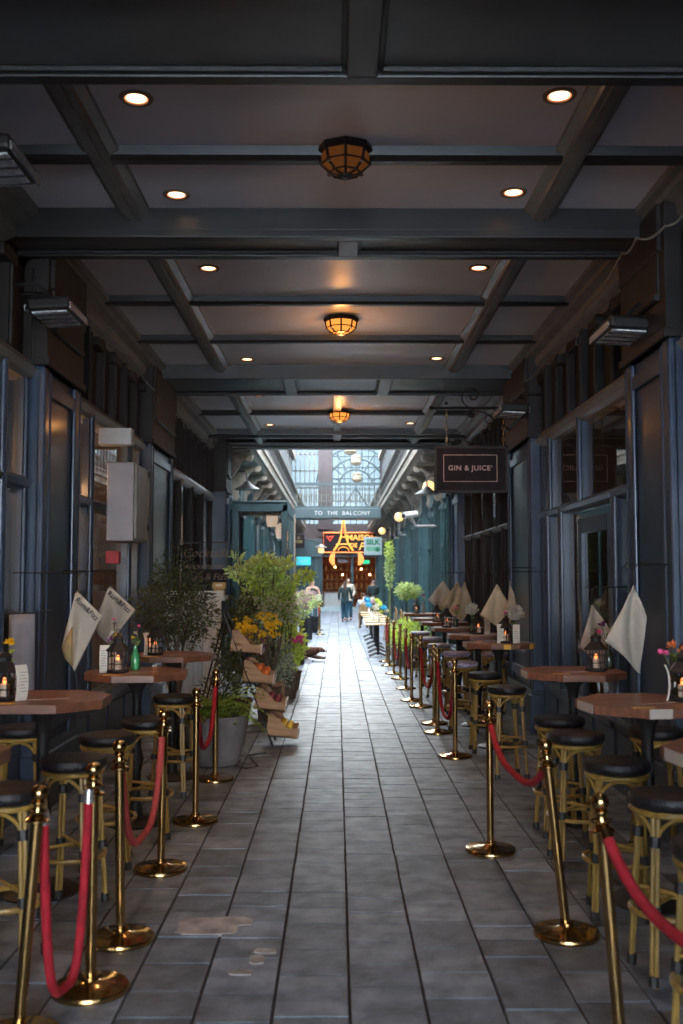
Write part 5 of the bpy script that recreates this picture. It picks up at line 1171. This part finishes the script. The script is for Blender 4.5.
for i, (x, y, fl) in enumerate([(.92, 21.9, [(-.05, .8, .07, 'fwhite'), (.10, 1.0, .075, 'fblue'), (.16, .5, .06, 'fwhite'), (.05, .4, .05, 'leaflime')]), (.86, 23.2, [(-.12, 1.2, .085, 'fblue'), (.08, 1.0, .08, 'fwhite'), (.0, .7, .07, 'fwhite'), (.15, 1.2, .06, 'leaflime')]), (.84, 24.5, [(-.1, 1.8, .09, 'fblue'), (.05, 1.5, .07, 'fpale'), (.15, 1.7, .07, 'leaflime'), (.2, 1.3, .07, 'leaflime')]), (.88, 27.5, [(-.1, 1.3, .08, 'fwhite'), (.1, 1.5, .08, 'fwhite')])]):
    vase(x, y, .726, ['glass of blue and white flowers on the nearest right café table', 'glass of blue and white flowers on the second right café table', 'glass with a high blue flower and green sprigs on the third right café table', 'glass of white flowers on the fifth right café table'][i], fl, 'whiteceramic', .2, 80 + i, .14)
# wooden stool and blanket with dog at left
t = thing('wooden_stool', 'light wooden stool under the lime plant on the left', 'stool', (-.88, 17.6, 0)); MB().box(-.2, .17, -.15, .15, .55, .585).build('seat', 'lightwood', t, bevel=.006)
for (x, y) in ((-.16, -.12), (.14, -.12), (-.16, .12), (.14, .12)): MB().tube([(x, y, .56), (x * 1.15, y * 1.15, 0)], .02, 7).build('leg', 'lightwood', t)
MB().box(-.17, .15, -.13, -.11, .2, .23).build('stretcher', 'lightwood', t)
t = thing('blanket', 'crumpled grey blanket on the paving below the dog', 'blanket', (-.82, 20.9, 0)); vs = []; fs = []
for i in range(13):
    for j in range(9): vs.append((-.38 + i * .06, -.28 + j * .07, .03 + .03 * math.sin(i * 1.7 + j) * math.cos(j * 1.3) + (.0 if 0 < i < 12 and 0 < j < 8 else -.022)))
for i in range(12):
    for j in range(8): fs.append((i * 9 + j, (i + 1) * 9 + j, (i + 1) * 9 + j + 1, i * 9 + j + 1))
MB().add(vs, fs).build('cloth', 'blanket', t, True).modifiers.new('thickness', 'SOLIDIFY').thickness = .01

def skin(name, m_, parent, joints, edges, sub=2, root=0):
    me = bpy.data.meshes.new(name); me.from_pydata([tuple(j[0]) for j in joints], edges, []); o = bpy.data.objects.new(name, me); COL.objects.link(o)
    if parent is not None: o.parent = parent
    sk = o.modifiers.new('skin', 'SKIN'); sk.use_smooth_shade = True; me.materials.append(M[m_])
    if not me.skin_vertices: 
        bpy.context.view_layer.objects.active = o; me.attributes.new if False else None
    lay = me.skin_vertices[0].data
    for i, j in enumerate(joints): r = j[1]; lay[i].radius = (r, r) if not isinstance(r, tuple) else r; lay[i].use_root = (i == root)
    su = o.modifiers.new('sub', 'SUBSURF'); su.levels = sub; su.render_levels = sub
    return o
# dog lying curled towards the aisle
t = thing('dog', 'brown and tan dog lying on a grey blanket at the left edge of the aisle', 'dog', (-.62, 20.85, .045))
J = [((-.18, 0, .12), .10), ((-.02, 0, .14), .115), ((.12, 0, .15), .10), ((.22, -.02, .19), .065), ((.30, -.05, .19), .060), ((.38, -.09, .155), .030),
     ((.14, -.10, .05), .040), ((.26, -.14, .025), .025), ((.38, -.15, .022), .022), ((.16, .08, .05), .038), ((.30, .05, .025), .023), ((.40, .04, .022), .02),
     ((-.20, -.12, .08), .065), ((-.06, -.16, .045), .032), ((.02, -.17, .022), .02), ((-.24, .10, .07), .05), ((-.12, .14, .03), .03), ((-.27, .02, .10), .03), ((-.38, -.05, .04), .018), ((-.42, -.14, .02), .012)]
E_ = [(0, 1), (1, 2), (2, 3), (3, 4), (4, 5), (2, 6), (6, 7), (7, 8), (2, 9), (9, 10), (10, 11), (0, 12), (12, 13), (13, 14), (0, 15), (15, 16), (0, 17), (17, 18), (18, 19)]
body = skin('body', 'dogbrown', t, J, E_, root=1)
for s in (-1, 1): MB().ball((.275 + .01 * s, -.04 + s * .055, .205), .035, 8, 6, (.6, .35, 1.2)).build('ear', 'dogtan', t, True)
MB().ball((.405, -.10, .155), .013, 8, 6).build('nose', 'print', t, True)

# people
def person(label, loc, rz, pose, top_m, leg_m, hair_m, hair='long', coat_len=0.0, h=1.68, cat='person', sleeves=True, shoes='shoe', coatm=None):
    t = thing('person', label, cat, loc, rz); k = h / 1.75
    V = lambda x, y, z: Vector((x * k, y * k, z * k))
    if pose == 'walk':
        hip, kn, an, to = [(-.09, 0, .92), (.09, 0, .92)], [(-.10, .12, .52), (.10, -.03, .50)], [(-.10, .02, .10), (.10, -.20, .14)], [(-.11, .17, .04), (.11, -.10, .05)]
        sh, el, ha = [(-.19, 0, 1.42), (.19, 0, 1.42)], [(-.26, -.08, 1.15), (.26, .06, 1.15)], [(-.25, .06, .92), (.27, .20, .96)]
        sp = [(0, 0, .96), (0, 0, 1.2), (0, .0, 1.38), (0, .01, 1.5)]; hd = (0, .03, 1.63)
    elif pose == 'sit':
        hip, kn, an, to = [(-.10, 0, .50), (.10, 0, .50)], [(-.12, -.40, .52), (.12, -.40, .52)], [(-.12, -.42, .10), (.12, -.42, .10)], [(-.12, -.55, .04), (.12, -.55, .04)]
        sh, el, ha = [(-.18, 0, .98), (.18, 0, .98)], [(-.24, -.10, .74), (.24, -.10, .74)], [(-.12, -.32, .74), (.12, -.32, .74)]
        sp = [(0, 0, .52), (0, .02, .76), (0, .0, .93), (0, -.01, 1.06)]; hd = (0, -.03, 1.19)
    else:
        hip, kn, an, to = [(-.09, 0, .92), (.09, 0, .92)], [(-.10, .02, .50), (.10, .02, .50)], [(-.11, 0, .09), (.11, 0, .09)], [(-.12, .14, .04), (.12, .14, .04)]
        sh, el, ha = [(-.19, 0, 1.42), (.19, 0, 1.42)], [(-.27, .02, 1.15), (.27, .02, 1.15)], [(-.22, .2, 1.05), (.22, .2, 1.05)]
        sp = [(0, 0, .96), (0, 0, 1.2), (0, .0, 1.38), (0, .01, 1.5)]; hd = (0, .02, 1.63)
    J = []; E = []
    def add(p, r, par=None): J.append((V(*p), r * k)); i = len(J) - 1; (E.append((par, i)) if par is not None else None); return i
    a = add(sp[0], .12); b_ = add(sp[1], .115, a); c_ = add(sp[2], .12, b_); nk = add(sp[3], .05, c_); h1 = add((hd[0], hd[1], hd[2] - .05), .075, nk); h2 = add((hd[0], hd[1], hd[2] + .05), .085, h1)
    fwd = 1 if pose != 'sit' else -1
    add((hd[0], hd[1] + fwd * .095, hd[2] - .02), .016, h1)
    for s in (0, 1):
        p1 = add(hip[s], .085, a); p2 = add(kn[s], .058, p1); p3 = add(an[s], .038, p2); add(to[s], .032, p3)
        q1 = add(sh[s], .055, c_); q2 = add(el[s], .042, q1); q3 = add(ha[s], .028, q2)
        hv = (Vector(ha[s]) - Vector(el[s])).normalized(); pa = add(tuple(Vector(ha[s]) + hv * .06), .026, q3)
        for f in range(4):
            off = (f - 1.5) * .018; e1 = Vector(ha[s]) + hv * (.13 - .008 * abs(f - 1.3)) + Vector((0, off, 0)); add(tuple(e1), .008, pa)
        add(tuple(Vector(ha[s]) + hv * .07 + Vector((0, fwd * .045, 0))), .009, q3)
    skin('body', 'skin', t, J, E, 1)
    # clothing as its own skins
    J = []; E = []; a = add(sp[0], .165); b_ = add(sp[1], .165, a); c_ = add(sp[2], .17, b_); add((sp[3][0], sp[3][1], sp[3][2] - .05), .07, c_)
    if sleeves:
        for s in (0, 1): q1 = add(sh[s], .075, c_); q2 = add(el[s], .06, q1); add(ha[s], .045, q2)
    if coat_len: add((0, 0, sp[0][2] - coat_len), .19, a)
    skin('coat' if coat_len else 'top', top_m, t, J, E, 2)
    J = []; E = []; a = add(sp[0], .135)
    for s in (0, 1): p1 = add(hip[s], .10, a); p2 = add(kn[s], .075, p1); add(an[s], .058, p2)
    skin('trousers', leg_m, t, J, E, 2)
    for s in (0, 1): J = []; E = []; p = add((an[s][0], an[s][1], max(.05, an[s][2] - .04)), .048); add(to[s], .042, p); skin('shoe', shoes, t, J, E, 2)
    J = []; E = []; bk = -fwd
    p = add((hd[0], hd[1] + bk * .03, hd[2] + .06), .095); p2 = add((hd[0], hd[1] + bk * .07, hd[2] - .02), .085, p)
    if hair == 'long': p3 = add((hd[0], hd[1] + bk * .10, hd[2] - .18), .07, p2); add((hd[0], hd[1] + bk * .10, hd[2] - .30), .045, p3)
    skin('hair', hair_m, t, J, E, 2)
    return t
c = onz(345, 622); person('person walking away in a dark coat, blue jeans and long brown hair', (c.x, c.y, 0), 0, 'walk', 'coat', 'jeans', 'brownhair', 'long', .22, 1.62)
person('person in a beige coat half hidden ahead of the dark coated walker', (.46, 41.0, 0), PI, 'stand', 'beige', 'jeans', 'brownhair', 'short', .15, 1.74)
person('person standing far left with blonde hair and a black sleeveless top', (-.83, 33.6, 0), PI + .3, 'stand', 'blacktop', 'jeans', 'blonde', 'long', 0, 1.70, sleeves=False)
c = at(375, 590, 44); person('person standing in dark clothes by the right side of the far shop', (1.60, 44, 0), .3, 'stand', 'coat', 'coat', 'cabinet', 'short', 0, 1.66)
c = at(361, 605, 34); person('person seated at the far right café tables in a light shirt', (.92, 34, 0), PI, 'sit', 'shirt', 'coat', 'brownhair', 'short', 0, 1.66)
dup(ch, (.92, 34, 0), PI, 'café chair under the person in a light shirt')
